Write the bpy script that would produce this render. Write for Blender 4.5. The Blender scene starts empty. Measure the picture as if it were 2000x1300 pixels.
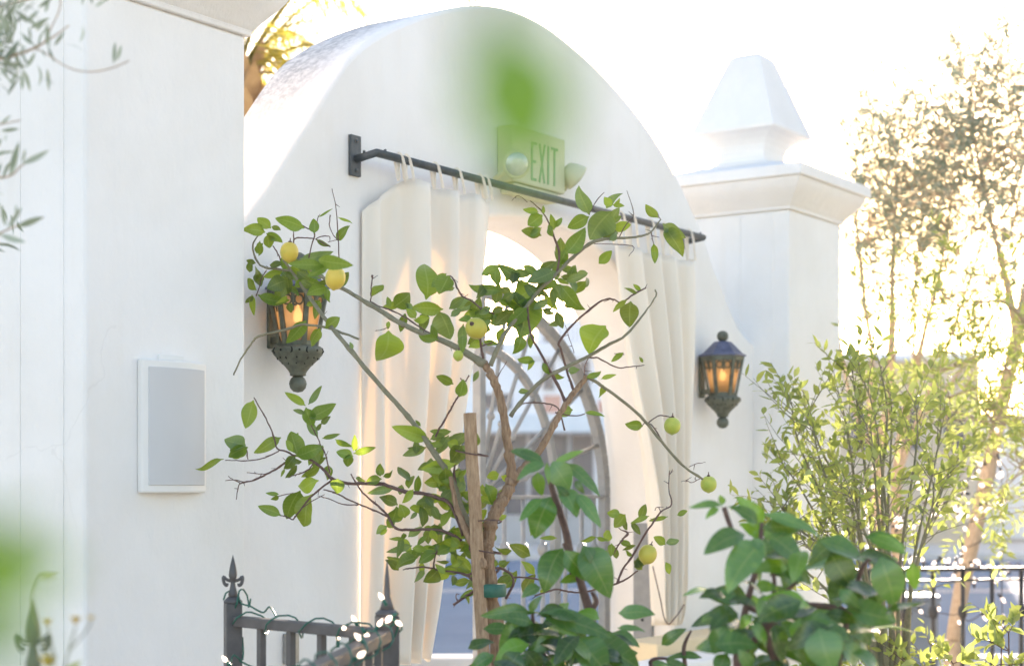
import bpy, math, random
from mathutils import Vector, Matrix
R = math.radians
scene = bpy.context.scene
COL = scene.collection
# ------------------------------------------------------------------ camera frame
F = 3300.0                      # focal length in photograph pixels (photo is 2000 px wide)
HX, HY = 1000.0, 950.0          # principal point: the horizon lies at y = 950
CAMP = Vector((0.0, -3.84, 1.5))
AX = Vector((0.8262, 0.5633, 0.0)).normalized()
RT = Vector((AX.y, -AX.x, 0.0))
UP = Vector((0, 0, 1))
def P(px, py, Z):               # a point at depth Z in front of the camera
    return CAMP + RT*((px-HX)/F*Z) + AX*Z + UP*((HY-py)/F*Z)
def W(px, py, y=0.0):           # the point where the line of sight meets the vertical plane Y = y
    den = AX.y + (px-HX)/F*RT.y
    return P(px, py, (y-CAMP.y)/den)
# ------------------------------------------------------------------ objects
def setp(o, label=None, cat=None, group=None, kind=None):
    if label: o['label'] = label
    if cat: o['category'] = cat
    if group: o['group'] = group
    if kind: o['kind'] = kind
    return o
def thing(name, label, cat, loc, group=None):
    o = bpy.data.objects.new(name, None); COL.objects.link(o)
    o.location = loc; o.empty_display_size = .1
    return setp(o, label, cat, group)
def world_loc(o):
    v = Vector((0, 0, 0))
    while o is not None:
        v += Vector(o.location); o = o.parent
    return v
class MB:
    """collects faces of one mesh, in world coordinates"""
    def __init__(s):
        s.v = []; s.f = []; s.uv = []; s.col = []; s.m = []; s.leafy = False
    def vert(s, p, uv=(0, 0), c=(0, 0, 0)):
        s.v.append(tuple(p)); s.uv.append(uv); s.col.append(c); return len(s.v)-1
    def face(s, idx, m=0):
        s.f.append(tuple(idx)); s.m.append(m)
    def quadpts(s, pts, m=0):
        s.face([s.vert(p) for p in pts], m)
    def box(s, lo, hi, m=0, M=None):
        c = [Vector((x, y, z)) for z in (lo[2], hi[2]) for y in (lo[1], hi[1]) for x in (lo[0], hi[0])]
        if M is not None: c = [M @ p for p in c]
        i = [s.vert(p) for p in c]
        for q in ((0,2,3,1),(4,5,7,6),(0,1,5,4),(1,3,7,5),(3,2,6,7),(2,0,4,6)):
            s.face([i[k] for k in q], m)
    def obox(s, a, b, w, h, m=0, up=UP):      # a square bar from a to b
        a, b = Vector(a), Vector(b); d = (b-a).normalized()
        sd = d.cross(up)
        if sd.length < 1e-4: sd = d.cross(Vector((0, 1, 0)))
        sd.normalize(); u2 = sd.cross(d).normalized()
        ring = [(-w/2, -h/2), (w/2, -h/2), (w/2, h/2), (-w/2, h/2)]
        ia = [s.vert(a+sd*x+u2*y) for x, y in ring]; ib = [s.vert(b+sd*x+u2*y) for x, y in ring]
        for k in range(4):
            s.face((ia[k], ia[(k+1) % 4], ib[(k+1) % 4], ib[k]), m)
        s.face(ia[::-1], m); s.face(ib, m)
    def tube(s, pts, rad, n=8, m=0, caps=True, c=(0, 0, 0)):
        pts = [Vector(p) for p in pts]
        if not hasattr(rad, '__len__'): rad = [rad]*len(pts)
        prev = None; nrm = None; acc = 0
        for i, p in enumerate(pts):
            if i == 0: t = pts[1]-p
            elif i == len(pts)-1: t = p-pts[i-1]
            else: t = pts[i+1]-pts[i-1]
            if t.length < 1e-9: t = Vector((0, 0, 1))
            t.normalize()
            if nrm is None:
                nrm = t.cross(Vector((.3, .7, .2))); 
                if nrm.length < 1e-3: nrm = t.cross(Vector((1, 0, 0)))
            nrm = (nrm - t*nrm.dot(t)).normalized(); bn = t.cross(nrm)
            if i: acc += (p-pts[i-1]).length
            ring = [s.vert(p + (nrm*math.cos(2*math.pi*k/n)+bn*math.sin(2*math.pi*k/n))*rad[i], (k/n, acc), c) for k in range(n)]
            if prev:
                for k in range(n):
                    s.face((prev[k], prev[(k+1) % n], ring[(k+1) % n], ring[k]), m)
            elif caps: s.face(ring[::-1], m)
            prev = ring
        if caps: s.face(prev, m)
    def lathe(s, cen, prof, n=16, m=0, ax=UP, ang0=0.0, sx=1.0, sy=1.0):   # prof: (radius, height)
        cen = Vector(cen); ax = Vector(ax).normalized()
        e1 = ax.cross(Vector((0, 1, 0)))
        if e1.length < 1e-3: e1 = Vector((1, 0, 0))
        e1.normalize(); e2 = ax.cross(e1)
        prev = None
        for j, (r, z) in enumerate(prof):
            ring = [s.vert(cen + ax*z + (e1*math.cos(ang0+2*math.pi*k/n)*sx + e2*math.sin(ang0+2*math.pi*k/n)*sy)*max(r, 1e-5), (k/n, j/len(prof))) for k in range(n)]
            if prev:
                for k in range(n):
                    s.face((prev[k], prev[(k+1) % n], ring[(k+1) % n], ring[k]), m)
            else: s.face(ring[::-1], m)
            prev = ring
        s.face(prev, m)
    def ball(s, cen, r, n=14, m=0, sz=1.0):
        k = 8
        s.lathe(cen, [(r*math.sin(math.pi*j/k), -r*sz*math.cos(math.pi*j/k)) for j in range(k+1)], n, m)
    def leaf(s, base, tip, w, toward, roll=0., curl=.08, fold=.25, c=(0, 0, 0), rows=6, point=1.0, petiole=.06, kink=0., twist=0., wave=0.):
        base, tip = Vector(base), Vector(tip); a = tip-base; L = a.length
        if L < 1e-5: return
        a /= L
        n = toward - a*toward.dot(a)
        if n.length < 1e-4: n = a.cross(Vector((.3, .2, .9)))
        n.normalize(); n = Matrix.Rotation(roll, 3, a) @ n
        n0 = n; prev = None; wp = random.random()*6
        for j in range(rows+1):
            t = j/rows
            n = Matrix.Rotation(twist*(t-.4), 3, a) @ n0; sd = a.cross(n)
            if t < 1e-6: hw = .012*L
            else:
                tt = max(0., (t-petiole)/(1-petiole))
                hw = (math.sin(math.pi*tt**.80)**.68)*(1-.25*point*tt)*w*L*.53 if 0 < tt < 1 else 0.
                hw = max(hw, .010*L if j < rows else .004*L)
            cen = base + a*(L*t) + n*(curl*L*(4*t*(1-t)) - kink*L*t*t) + sd*(math.sin(t*5+roll*3)*.012*L)
            lift = n*(fold*hw*(1+.3*math.sin(t*9+roll*5))); wl = n*(wave*L*math.sin(t*11+wp)*min(1, 4*t*(1-t))); wr = n*(wave*L*math.sin(t*9+wp*2)*min(1, 4*t*(1-t)))
            i = (s.vert(cen - sd*hw + lift + wl, (0, t), c), s.vert(cen, (.5, t), c), s.vert(cen + sd*hw + lift + wr, (1, t), c))
            if prev:
                s.face((prev[0], prev[1], i[1], i[0])); s.face((prev[1], prev[2], i[2], i[1]))
            prev = i
    def sliver(s, base, tip, w, toward, roll=0., c=(0, 0, 0), bend=.0):    # small narrow leaf of two quads
        base, tip = Vector(base), Vector(tip); a = tip-base; L = a.length
        if L < 1e-5: return
        a /= L
        n = toward - a*toward.dot(a)
        if n.length < 1e-4: n = a.cross(Vector((.3, .2, .9)))
        n.normalize(); n = Matrix.Rotation(roll, 3, a) @ n; sd = a.cross(n)*(w*L*.5)
        mid = base + a*L*.5 + n*bend*L
        b = s.vert(base, (.5, 0), c); l = s.vert(mid-sd+n*.1*w*L, (0, .5), c); r = s.vert(mid+sd+n*.1*w*L, (1, .5), c); q = s.vert(tip, (.5, 1), c); m2 = s.vert(mid, (.5, .5), c)
        s.face((b, m2, l)); s.face((b, r, m2)); s.face((l, m2, q)); s.face((m2, r, q))
    def build(s, name, mats, parent=None, smooth=False, bevel=0., seg=2, origin=None, leafy=False):
        if not isinstance(mats, (list, tuple)): mats = [mats]
        off = world_loc(parent) if parent is not None else (Vector(origin) if origin is not None else Vector((0, 0, 0)))
        me = bpy.data.meshes.new(name)
        me.from_pydata([(v[0]-off.x, v[1]-off.y, v[2]-off.z) for v in s.v], [], s.f)
        for m in mats: me.materials.append(m)
        if len(mats) > 1: me.polygons.foreach_set('material_index', s.m)
        if smooth: me.polygons.foreach_set('use_smooth', [True]*len(s.f))
        if leafy:
            uvl = me.uv_layers.new(name='UVMap')
            li = [0]*len(me.loops); me.loops.foreach_get('vertex_index', li)
            flat = []
            for k in li: flat.extend(s.uv[k])
            uvl.data.foreach_set('uv', flat)
            at = me.color_attributes.new('tint', 'FLOAT_COLOR', 'POINT')
            fc = []
            for c in s.col: fc.extend((c[0], c[1], c[2], 1.0))
            at.data.foreach_set('color', fc)
        me.update()
        o = bpy.data.objects.new(name, me); COL.objects.link(o)
        if parent is not None: o.parent = parent
        else: o.location = off
        if bevel > 0:
            b = o.modifiers.new('Bevel', 'BEVEL'); b.width = bevel; b.segments = seg; b.limit_method = 'ANGLE'; b.angle_limit = R(35)
            b.harden_normals = False
        return o
def dup(root, loc, label=None, group=None):
    def cp(o, parent):
        c = o.copy(); COL.objects.link(c)
        if parent is not None: c.parent = parent
        for ch in list(o.children): cp(ch, c)
        return c
    r = cp(root, None); r.location = loc
    if label: r['label'] = label
    if group: r['group'] = group
    return r
def catmull(pts, k=6):
    out = []; n = len(pts)
    for i in range(n-1):
        p0 = pts[max(i-1, 0)]; p1 = pts[i]; p2 = pts[i+1]; p3 = pts[min(i+2, n-1)]
        for j in range(k):
            t = j/k
            out.append(tuple(.5*((2*b)+(-a+c)*t+(2*a-5*b+4*c-d)*t*t+(-a+3*b-3*c+d)*t**3) for a, b, c, d in zip(p0, p1, p2, p3)))
    out.append(tuple(pts[-1])); return out
def interp(tab, x):
    if x <= tab[0][0]: return tab[0][1]
    for (a, b), (c, d) in zip(tab, tab[1:]):
        if x <= c: return b+(d-b)*(x-a)/(c-a)
    return tab[-1][1]
# ------------------------------------------------------------------ materials
MATS = {}
class NT:
    def __init__(s, name):
        s.m = bpy.data.materials.new(name); s.m.use_nodes = True; MATS[name] = s.m
        s.t = s.m.node_tree; s.n = s.t.nodes; s.n.clear()
        s.out = s.n.new('ShaderNodeOutputMaterial')
    def new(s, t, **kw):
        o = s.n.new('ShaderNode'+t)
        for k, v in kw.items():
            if k in o.inputs: o.inputs[k].default_value = v
            else: setattr(o, k, v)
        return o
    def link(s, a, b): s.t.links.new(a, b)
    def noise(s, scale, detail=4, rough=.6, vec=None):
        o = s.new('TexNoise'); o.inputs['Scale'].default_value = scale; o.inputs['Detail'].default_value = detail; o.inputs['Roughness'].default_value = rough
        if vec is not None: s.link(vec, o.inputs['Vector'])
        return o.outputs['Fac']
    def ramp(s, fac, stops):
        o = s.new('ValToRGB'); e = o.color_ramp.elements
        while len(e) < len(stops): e.new(.5)
        for k, (p, c) in zip(e, stops): k.position = p; k.color = (*c, 1)
        s.link(fac, o.inputs[0]); return o.outputs[0]
    def mix(s, fac, a, b, mode='MIX'):
        o = s.new('Mix'); o.data_type = 'RGBA'; o.blend_type = mode
        for sock, v in ((o.inputs[0], fac), (o.inputs[6], a), (o.inputs[7], b)):
            if hasattr(v, 'is_linked') or hasattr(v, 'links'): s.link(v, sock)
            elif isinstance(v, (int, float)): sock.default_value = v
            else: sock.default_value = (*v, 1)
        return o.outputs[2]
    def math(s, op, a, b=0.):
        o = s.new('Math'); o.operation = op
        for sock, v in ((o.inputs[0], a), (o.inputs[1], b)):
            if isinstance(v, (int, float)): sock.default_value = v
            else: s.link(v, sock)
        return o.outputs[0]
    def bump(s, h, strength=.3, dist=.01):
        o = s.new('Bump'); o.inputs['Strength'].default_value = strength; o.inputs['Distance'].default_value = dist
        s.link(h, o.inputs['Height']); return o.outputs[0]
    def obj(s): return s.new('NewGeometry').outputs['Position']
    def principled(s, color, rough=.6, metal=0., bump=None, spec=.5, emit=None, es=0.):
        o = s.new('BsdfPrincipled')
        if hasattr(color, 'links'): s.link(color, o.inputs['Base Color'])
        else: o.inputs['Base Color'].default_value = (*color, 1)
        if hasattr(rough, 'links'): s.link(rough, o.inputs['Roughness'])
        else: o.inputs['Roughness'].default_value = rough
        o.inputs['Metallic'].default_value = metal; o.inputs['Specular IOR Level'].default_value = spec
        if bump is not None: s.link(bump, o.inputs['Normal'])
        if emit: o.inputs['Emission Color'].default_value = (*emit, 1); o.inputs['Emission Strength'].default_value = es
        s.link(o.outputs[0], s.out.inputs[0]); return o
def mat_noise(name, ca, cb, scale, rough=.7, bs=.2, bscale=None, bd=.004, metal=0., spec=.4):
    t = NT(name); p = t.obj()
    c = t.ramp(t.noise(scale, 5, .6, p), [(.3, ca), (.7, cb)])
    t.principled(c, rough, metal, t.bump(t.noise(bscale or scale*6, 4, .6, p), bs, bd), spec)
    return t.m
def mat_bark(name, ca, cb, cc):
    t = NT(name); uv = t.new('UVMap'); mp = t.new('Mapping'); mp.inputs['Scale'].default_value = (5., 16., 1.); t.link(uv.outputs[0], mp.inputs[0])
    geo = t.obj(); mq = t.new('Mapping'); mq.inputs['Scale'].default_value = (150, 150, 28); t.link(geo, mq.inputs[0])
    n1 = t.noise(1., 6, .7, mq.outputs[0]); n2 = t.noise(14, 4, .6, geo)
    c = t.ramp(n1, [(.32, ca), (.52, cb), (.72, cc)]); c = t.mix(t.math('MULTIPLY', n2, .5), c, ca)
    t.principled(c, .85, 0, t.bump(t.math('ADD', n1, n2), .9, .004), .3); return t.m
def mat_stucco():
    t = NT('white_stucco'); p = t.obj()
    big = t.noise(1.7, 4, .6, p)
    c = t.ramp(big, [(.3, (.79, .765, .735)), (.62, (.85, .835, .82))])
    # grey weathering on the exposed crown of the arch
    geo = t.new('NewGeometry'); sep = t.new('SeparateXYZ'); t.link(geo.outputs['Normal'], sep.inputs[0])
    pos = t.new('SeparateXYZ'); t.link(p, pos.inputs[0])
    upf = t.math('MULTIPLY', t.math('GREATER_THAN', sep.outputs[2], .35), t.math('GREATER_THAN', 5.6, pos.outputs[0]))
    band = t.new('MapRange'); band.inputs[1].default_value = .01; band.inputs[2].default_value = .2; t.link(pos.outputs[1], band.inputs[0])
    hgt = t.new('MapRange'); hgt.inputs[1].default_value = 2.62; hgt.inputs[2].default_value = 3.0; t.link(pos.outputs[2], hgt.inputs[0])
    spk = t.noise(38, 6, .75, p); spk2 = t.noise(5, 4, .6, p)
    sp = t.new('MapRange'); sp.inputs[1].default_value = .42; sp.inputs[2].default_value = .6; t.link(spk, sp.inputs[0])
    ms = t.math('MULTIPLY', t.math('MULTIPLY', upf, band.outputs[0]), t.math('MULTIPLY', hgt.outputs[0], t.math('ADD', t.math('MULTIPLY', sp.outputs[0], .5), t.math('MULTIPLY', spk2, .55))))
    c = t.mix(ms, c, (.22, .225, .24))
    # fine scuffs
    sc = t.noise(9, 8, .8, p)
    scm = t.new('MapRange'); scm.inputs[1].default_value = .68; scm.inputs[2].default_value = .8; scm.inputs[4].default_value = .12; t.link(sc, scm.inputs[0])
    c = t.mix(scm.outputs[0], c, (.62, .59, .55))
    mp = t.new('Mapping'); mp.inputs['Scale'].default_value = (7, 7, .55); t.link(p, mp.inputs[0])
    dr = t.new('MapRange'); dr.inputs[1].default_value = .56; dr.inputs[2].default_value = .78; dr.inputs[4].default_value = .16; t.link(t.noise(1.6, 5, .65, mp.outputs[0]), dr.inputs[0])
    c = t.mix(dr.outputs[0], c, (.70, .62, .52))
    vo = t.new('TexVoronoi'); vo.feature = 'DISTANCE_TO_EDGE'; vo.inputs['Scale'].default_value = 1.1
    wv = t.new('Mix'); wv.data_type = 'VECTOR'; nz = t.new('TexNoise'); nz.inputs['Scale'].default_value = 3.5; nz.inputs['Detail'].default_value = 6; t.link(p, nz.inputs['Vector'])
    wv.inputs[0].default_value = .18; t.link(p, wv.inputs[4]); t.link(nz.outputs['Color'], wv.inputs[5]); t.link(wv.outputs[1], vo.inputs['Vector'])
    cr = t.math('MULTIPLY', t.math('LESS_THAN', vo.outputs['Distance'], .0014), t.math('GREATER_THAN', t.noise(1.3, 2, .5, p), .56))
    c = t.mix(t.math('MULTIPLY', cr, .10), c, (.42, .39, .36))
    mp2 = t.new('Mapping'); mp2.inputs['Scale'].default_value = (5, 5, 2.2); mp2.inputs['Rotation'].default_value = (.3, .5, .2); t.link(p, mp2.inputs[0])
    h = t.math('ADD', t.math('MULTIPLY', t.noise(75, 5, .65, p), .8), t.math('MULTIPLY', t.noise(2.2, 5, .6, mp2.outputs[0]), 5.))
    t.principled(c, .85, 0, t.bump(h, .38, .005), .25)
    return t.m
def mat_fabric(name, col, trans=.35):
    t = NT(name); p = t.obj()
    w1 = t.noise(420, 2, .5, p)
    c = t.ramp(t.noise(3, 4, .6, p), [(.3, tuple(x*.94 for x in col)), (.7, col)])
    b = t.bump(w1, .15, .001)
    d = t.new('BsdfDiffuse'); t.link(c, d.inputs[0]); t.link(b, d.inputs['Normal'])
    tr = t.new('BsdfTranslucent'); t.link(t.mix(.8, c, (.98, .70, .36)), tr.inputs[0])
    m = t.new('MixShader'); m.inputs[0].default_value = trans
    t.link(d.outputs[0], m.inputs[1]); t.link(tr.outputs[0], m.inputs[2]); t.link(m.outputs[0], t.out.inputs[0])
    return t.m
def mat_leaf(name, pal, trans=.35, rough=.38, vein=.35, spec=.5, tcol=(.42, .55, .06), vn=9.):
    """pal: four colours picked by tint.r (0..3)/3; tint.g is a random brightness"""
    t = NT(name)
    a = t.new('Attribute'); a.attribute_name = 'tint'; sp = t.new('SeparateColor'); t.link(a.outputs['Color'], sp.inputs[0])
    c = t.ramp(sp.outputs[0], [(.0, pal[0]), (.333, pal[1]), (.667, pal[2]), (1., pal[3])])
    br = t.new('MapRange'); br.inputs[3].default_value = .7; br.inputs[4].default_value = 1.3; t.link(sp.outputs[1], br.inputs[0])
    hs = t.new('HueSaturation'); t.link(c, hs.inputs['Color']); t.link(br.outputs[0], hs.inputs['Value']); c = hs.outputs[0]
    uv = t.new('UVMap'); su = t.new('SeparateXYZ'); t.link(uv.outputs[0], su.inputs[0])
    du = t.math('ABSOLUTE', t.math('SUBTRACT', su.outputs[0], .5))
    mid = t.math('LESS_THAN', du, .035)
    ph = t.math('ADD', t.math('MULTIPLY', su.outputs[1], vn*6.283), t.math('MULTIPLY', du, -9.))
    side = t.new('MapRange'); side.inputs[1].default_value = .82; side.inputs[2].default_value = 1.; t.link(t.math('SINE', ph), side.inputs[0])
    vm = t.math('MULTIPLY', t.math('MAXIMUM', mid, t.math('MULTIPLY', side.outputs[0], .5)), vein)
    mot = t.noise(60, 4, .6, t.obj())
    mm = t.new('MapRange'); mm.inputs[1].default_value = .35; mm.inputs[2].default_value = .75; mm.inputs[4].default_value = .35; t.link(mot, mm.inputs[0])
    c = t.mix(mm.outputs[0], c, t.mix(.5, c, tuple(x*1.3 for x in pal[1])))
    c = t.mix(vm, c, t.mix(.5, c, (.55, .62, .25)))
    sn = t.noise(34, 5, .7, t.obj()); sm = t.new('MapRange'); sm.inputs[1].default_value = .66; sm.inputs[2].default_value = .74; sm.inputs[4].default_value = .7; t.link(sn, sm.inputs[0])
    c = t.mix(t.math('MULTIPLY', sm.outputs[0], t.math('GREATER_THAN', sp.outputs[1], .45)), c, (.26, .17, .05))
    b = t.bump(t.math('ADD', t.math('MULTIPLY', vm, -1.), mot), .35, .0015)
    pr = t.principled(c, rough, 0, b, spec)
    tr = t.new('BsdfTranslucent'); t.link(t.mix(.6, c, tcol), tr.inputs[0])
    m = t.new('MixShader'); m.inputs[0].default_value = trans
    t.link(pr.outputs[0], m.inputs[1]); t.link(tr.outputs[0], m.inputs[2]); t.link(m.outputs[0], t.out.inputs[0])
    return t.m
STUCCO = mat_stucco()
SPEAKER_FRAME = mat_noise('speaker_frame_paint', (.76, .75, .72), (.80, .79, .77), 6, .5, .05)
SPEAKER_GRILLE = mat_noise('speaker_grille_cloth', (.57, .57, .575), (.62, .62, .625), 3, .8, .5, 900, .0008)
IRON = mat_noise('grey_iron_paint', (.075, .07, .072), (.115, .108, .108), 22, .5, .25, 120, .001)
ROD = mat_noise('dark_rod_iron', (.05, .062, .07), (.10, .11, .115), 30, .5, .4, 160, .001)
GATE = mat_noise('painted_gate_metal', (.22, .23, .24), (.30, .31, .315), 16, .42, .15, 120, .001)
BLACK = mat_noise('black_iron', (.012, .014, .016), (.03, .032, .036), 25, .45, .2, 160, .001)
LAMP = mat_noise('aged_green_metal', (.085, .095, .072), (.17, .18, .14), 40, .55, .4, 220, .001, .3)
LAMP_ROOF = mat_noise('aged_blue_metal', (.085, .095, .15), (.15, .165, .25), 30, .45, .3, 220, .001, .3)
LAMP_DARK = mat_noise('dark_perforation', (.006, .006, .005), (.012, .011, .01), 40, .9, .1)
CURTAIN = mat_fabric('canvas_curtain', (.97, .925, .84), .20)
WOOD = mat_bark('weathered_stake', (.25, .15, .09), (.44, .29, .18), (.60, .43, .29))
BARK = mat_bark('lemon_bark', (.17, .10, .062), (.37, .235, .145), (.55, .39, .26))
BARKG = mat_noise('green_grey_twig', (.16, .15, .09), (.27, .24, .16), 40, .75, .5, 160, .002)
TWIG = mat_noise('dark_red_twig', (.095, .05, .045), (.17, .10, .08), 60, .75, .4, 200, .001)
BARKO = mat_bark('olive_bark', (.34, .24, .16), (.52, .38, .26), (.64, .51, .38))
GREENWIRE = mat_noise('green_wire', (.012, .09, .065), (.02, .15, .10), 60, .45, .05)
def mat_lemon():
    t = NT('lemon_rind'); a = t.new('ObjectInfo'); p = t.obj()
    c = t.ramp(a.outputs['Random'], [(0, (.50, .44, .07)), (.5, (.66, .50, .07)), (1, (.74, .50, .09))])
    g = t.noise(26, 3, .5, p); gm = t.new('MapRange'); gm.inputs[1].default_value = .5; gm.inputs[2].default_value = .75; gm.inputs[4].default_value = .6; t.link(g, gm.inputs[0])
    c = t.mix(gm.outputs[0], c, (.33, .40, .06))
    t.principled(c, .42, 0, t.bump(t.noise(420, 3, .6, p), .4, .0012), .45); return t.m
def mat_lemon_green():
    t = NT('unripe_rind'); p = t.obj()
    c = t.ramp(t.noise(30, 3, .5, p), [(.3, (.30, .40, .06)), (.7, (.52, .52, .09))])
    t.principled(c, .45, 0, t.bump(t.noise(420, 3, .6, p), .4, .0012), .45); return t.m
LEMON = mat_lemon(); UNRIPE = mat_lemon_green()
PALC = [(.052, .135, .016), (.21, .30, .028), (.014, .046, .011), (.10, .18, .085)]  # last tone puts a greyish sky sheen into the leaf colour
LEAF = mat_leaf('lemon_leaf', PALC, .38, .36, .4)
PALB = [(.028, .115, .012), (.12, .27, .02), (.008, .038, .007), (.062, .155, .045)]  # last, paler tone paints sky gloss onto the broad leaves
BLEAF = mat_leaf('glossy_broad_leaf', PALB, .22, .22, .28, .7, (.25, .5, .06), 7.)
PALS = [(.18, .25, .075), (.36, .39, .11), (.09, .15, .05), (.28, .34, .17)]
SLEAF = mat_leaf('small_shrub_leaf', PALS, .55, .42, .2, .4, (.52, .60, .14))
PALO = [(.25, .30, .23), (.34, .38, .25), (.18, .23, .18), (.38, .43, .37)]
OLEAF = mat_leaf('olive_leaf', PALO, .28, .6, .1, .2, (.34, .42, .28))
PALP = [(.22, .25, .06), (.46, .38, .07), (.13, .16, .06), (.34, .32, .10)]
PLEAF = mat_leaf('palm_leaflet', PALP, .5, .5, .1, .3, (.75, .6, .08))
NEARLEAF = mat_leaf('soft_green_leaf', [(.10, .235, .028), (.14, .27, .03), (.07, .16, .03), (.15, .24, .12)], .2, .5, .2, .3, (.2, .42, .04))
def emis(name, col, st):
    t = NT(name); e = t.new('Emission'); e.inputs[0].default_value = (*col, 1); e.inputs[1].default_value = st
    t.link(e.outputs[0], t.out.inputs[0]); return t.m
BULB = emis('lit_mini_bulb', (1., .88, .76), .8)
FLAME = emis('lit_lamp_bulb', (1., .76, .5), 2.)
def mat_amber():
    t = NT('amber_glass'); p = t.obj()
    c = t.ramp(t.noise(30, 4, .6, p), [(.3, (.84, .66, .46)), (.7, (.94, .80, .62))])
    tr = t.new('BsdfTranslucent'); t.link(c, tr.inputs[0])
    g = t.new('BsdfGlossy'); g.inputs['Roughness'].default_value = .15
    d = t.new('BsdfTransparent'); d.inputs[0].default_value = (.95, .80, .58, 1)
    m1 = t.new('MixShader'); m1.inputs[0].default_value = .35; t.link(tr.outputs[0], m1.inputs[1]); t.link(d.outputs[0], m1.inputs[2])
    m2 = t.new('MixShader'); m2.inputs[0].default_value = .08; t.link(m1.outputs[0], m2.inputs[1]); t.link(g.outputs[0], m2.inputs[2])
    t.link(m2.outputs[0], t.out.inputs[0]); return t.m
AMBER = mat_amber()
# ================================================================== archway wall
rng = random.Random(5)
outer_px = [(470,445),(485,419),(520,366),(560,302),(610,223),(655,152),(692,103),(750,62),(820,32),(880,16),(935,10),(985,16),(1030,32),(1075,57),(1120,92),(1160,127),(1200,168),(1240,215),(1280,271),(1312,325),(1345,392),(1379,474),(1394,520),(1416,575),(1437,625),(1455,655),(1468,668)]
oc = [W(x, y, 0) for x, y in outer_px]
oc = [(p.x, p.z) for p in oc]
oc = [(3.62, 1.72)] + [(3.84, 2.0)] + oc[0:] if oc[0][0] > 3.9 else oc
oc = catmull(oc, 3)
outer = [(oc[0][0], 0.0)] + oc + [(7.9, oc[-1][1]-.02), (7.9, 0.0)]
ACX, AHW, ASPR, ARISE = 5.845, 1.125, 1.40, 1.20
inner = [(ACX-AHW, 0.0)]
for k in range(61):
    th = math.pi*(1-k/60); n = 2.35
    ct, st = math.cos(th), math.sin(th)
    inner.append((ACX+AHW*math.copysign(abs(ct)**(2/n), ct), ASPR+ARISE*abs(st)**(2/n)))
inner.append((ACX+AHW, 0.0))
def resample(pl, n):
    d = [0.]
    for a, b in zip(pl, pl[1:]): d.append(d[-1]+math.hypot(b[0]-a[0], b[1]-a[1]))
    out = []; j = 0
    for i in range(n):
        s = d[-1]*i/(n-1)
        while j < len(d)-2 and d[j+1] < s: j += 1
        t = (s-d[j])/max(1e-9, d[j+1]-d[j]); out.append((pl[j][0]+(pl[j+1][0]-pl[j][0])*t, pl[j][1]+(pl[j+1][1]-pl[j][1])*t))
    return out
N = 150
# keep the corners: straight pieces and arcs sampled alike
def pathsample(first, arc, last, nf, na):
    seg = [(first[0][0], first[0][1]+(first[1][1]-first[0][1])*i/nf) for i in range(nf)]
    seg += resample(arc, na)
    seg += [(last[1][0], last[0][1]+(last[1][1]-last[0][1])*(i+1)/nf) for i in range(nf)]
    return seg
OUT = pathsample(outer[:2], outer[1:-2]+[outer[-2]], outer[-2:], 12, 110)
INN = pathsample(inner[:2], inner[1:-1], [inner[-2], inner[-1]], 12, 110)
T = .36
mb = MB()
rows = []
for (ox, oz), (ix, iz) in zip(OUT, INN):
    rows.append((mb.vert((ox, 0, oz)), mb.vert((ix, 0, iz)), mb.vert((ix, T, iz)), mb.vert((ox, T, oz))))
for a, b in zip(rows, rows[1:]):
    for k in range(4):
        k2 = (k+1) % 4
        mb.face((a[k], a[k2], b[k2], b[k]))
mb.face(rows[0]); mb.face(rows[-1][::-1])
arch = mb.build('archway', STUCCO, None, True, .018, 3, origin=(ACX, .18, 0))
setp(arch, 'white stucco archway wall with a rounded top between the two pillars', 'archway')
arch.data.set_sharp_from_angle(angle=R(40)) if hasattr(arch.data, 'set_sharp_from_angle') else None
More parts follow.
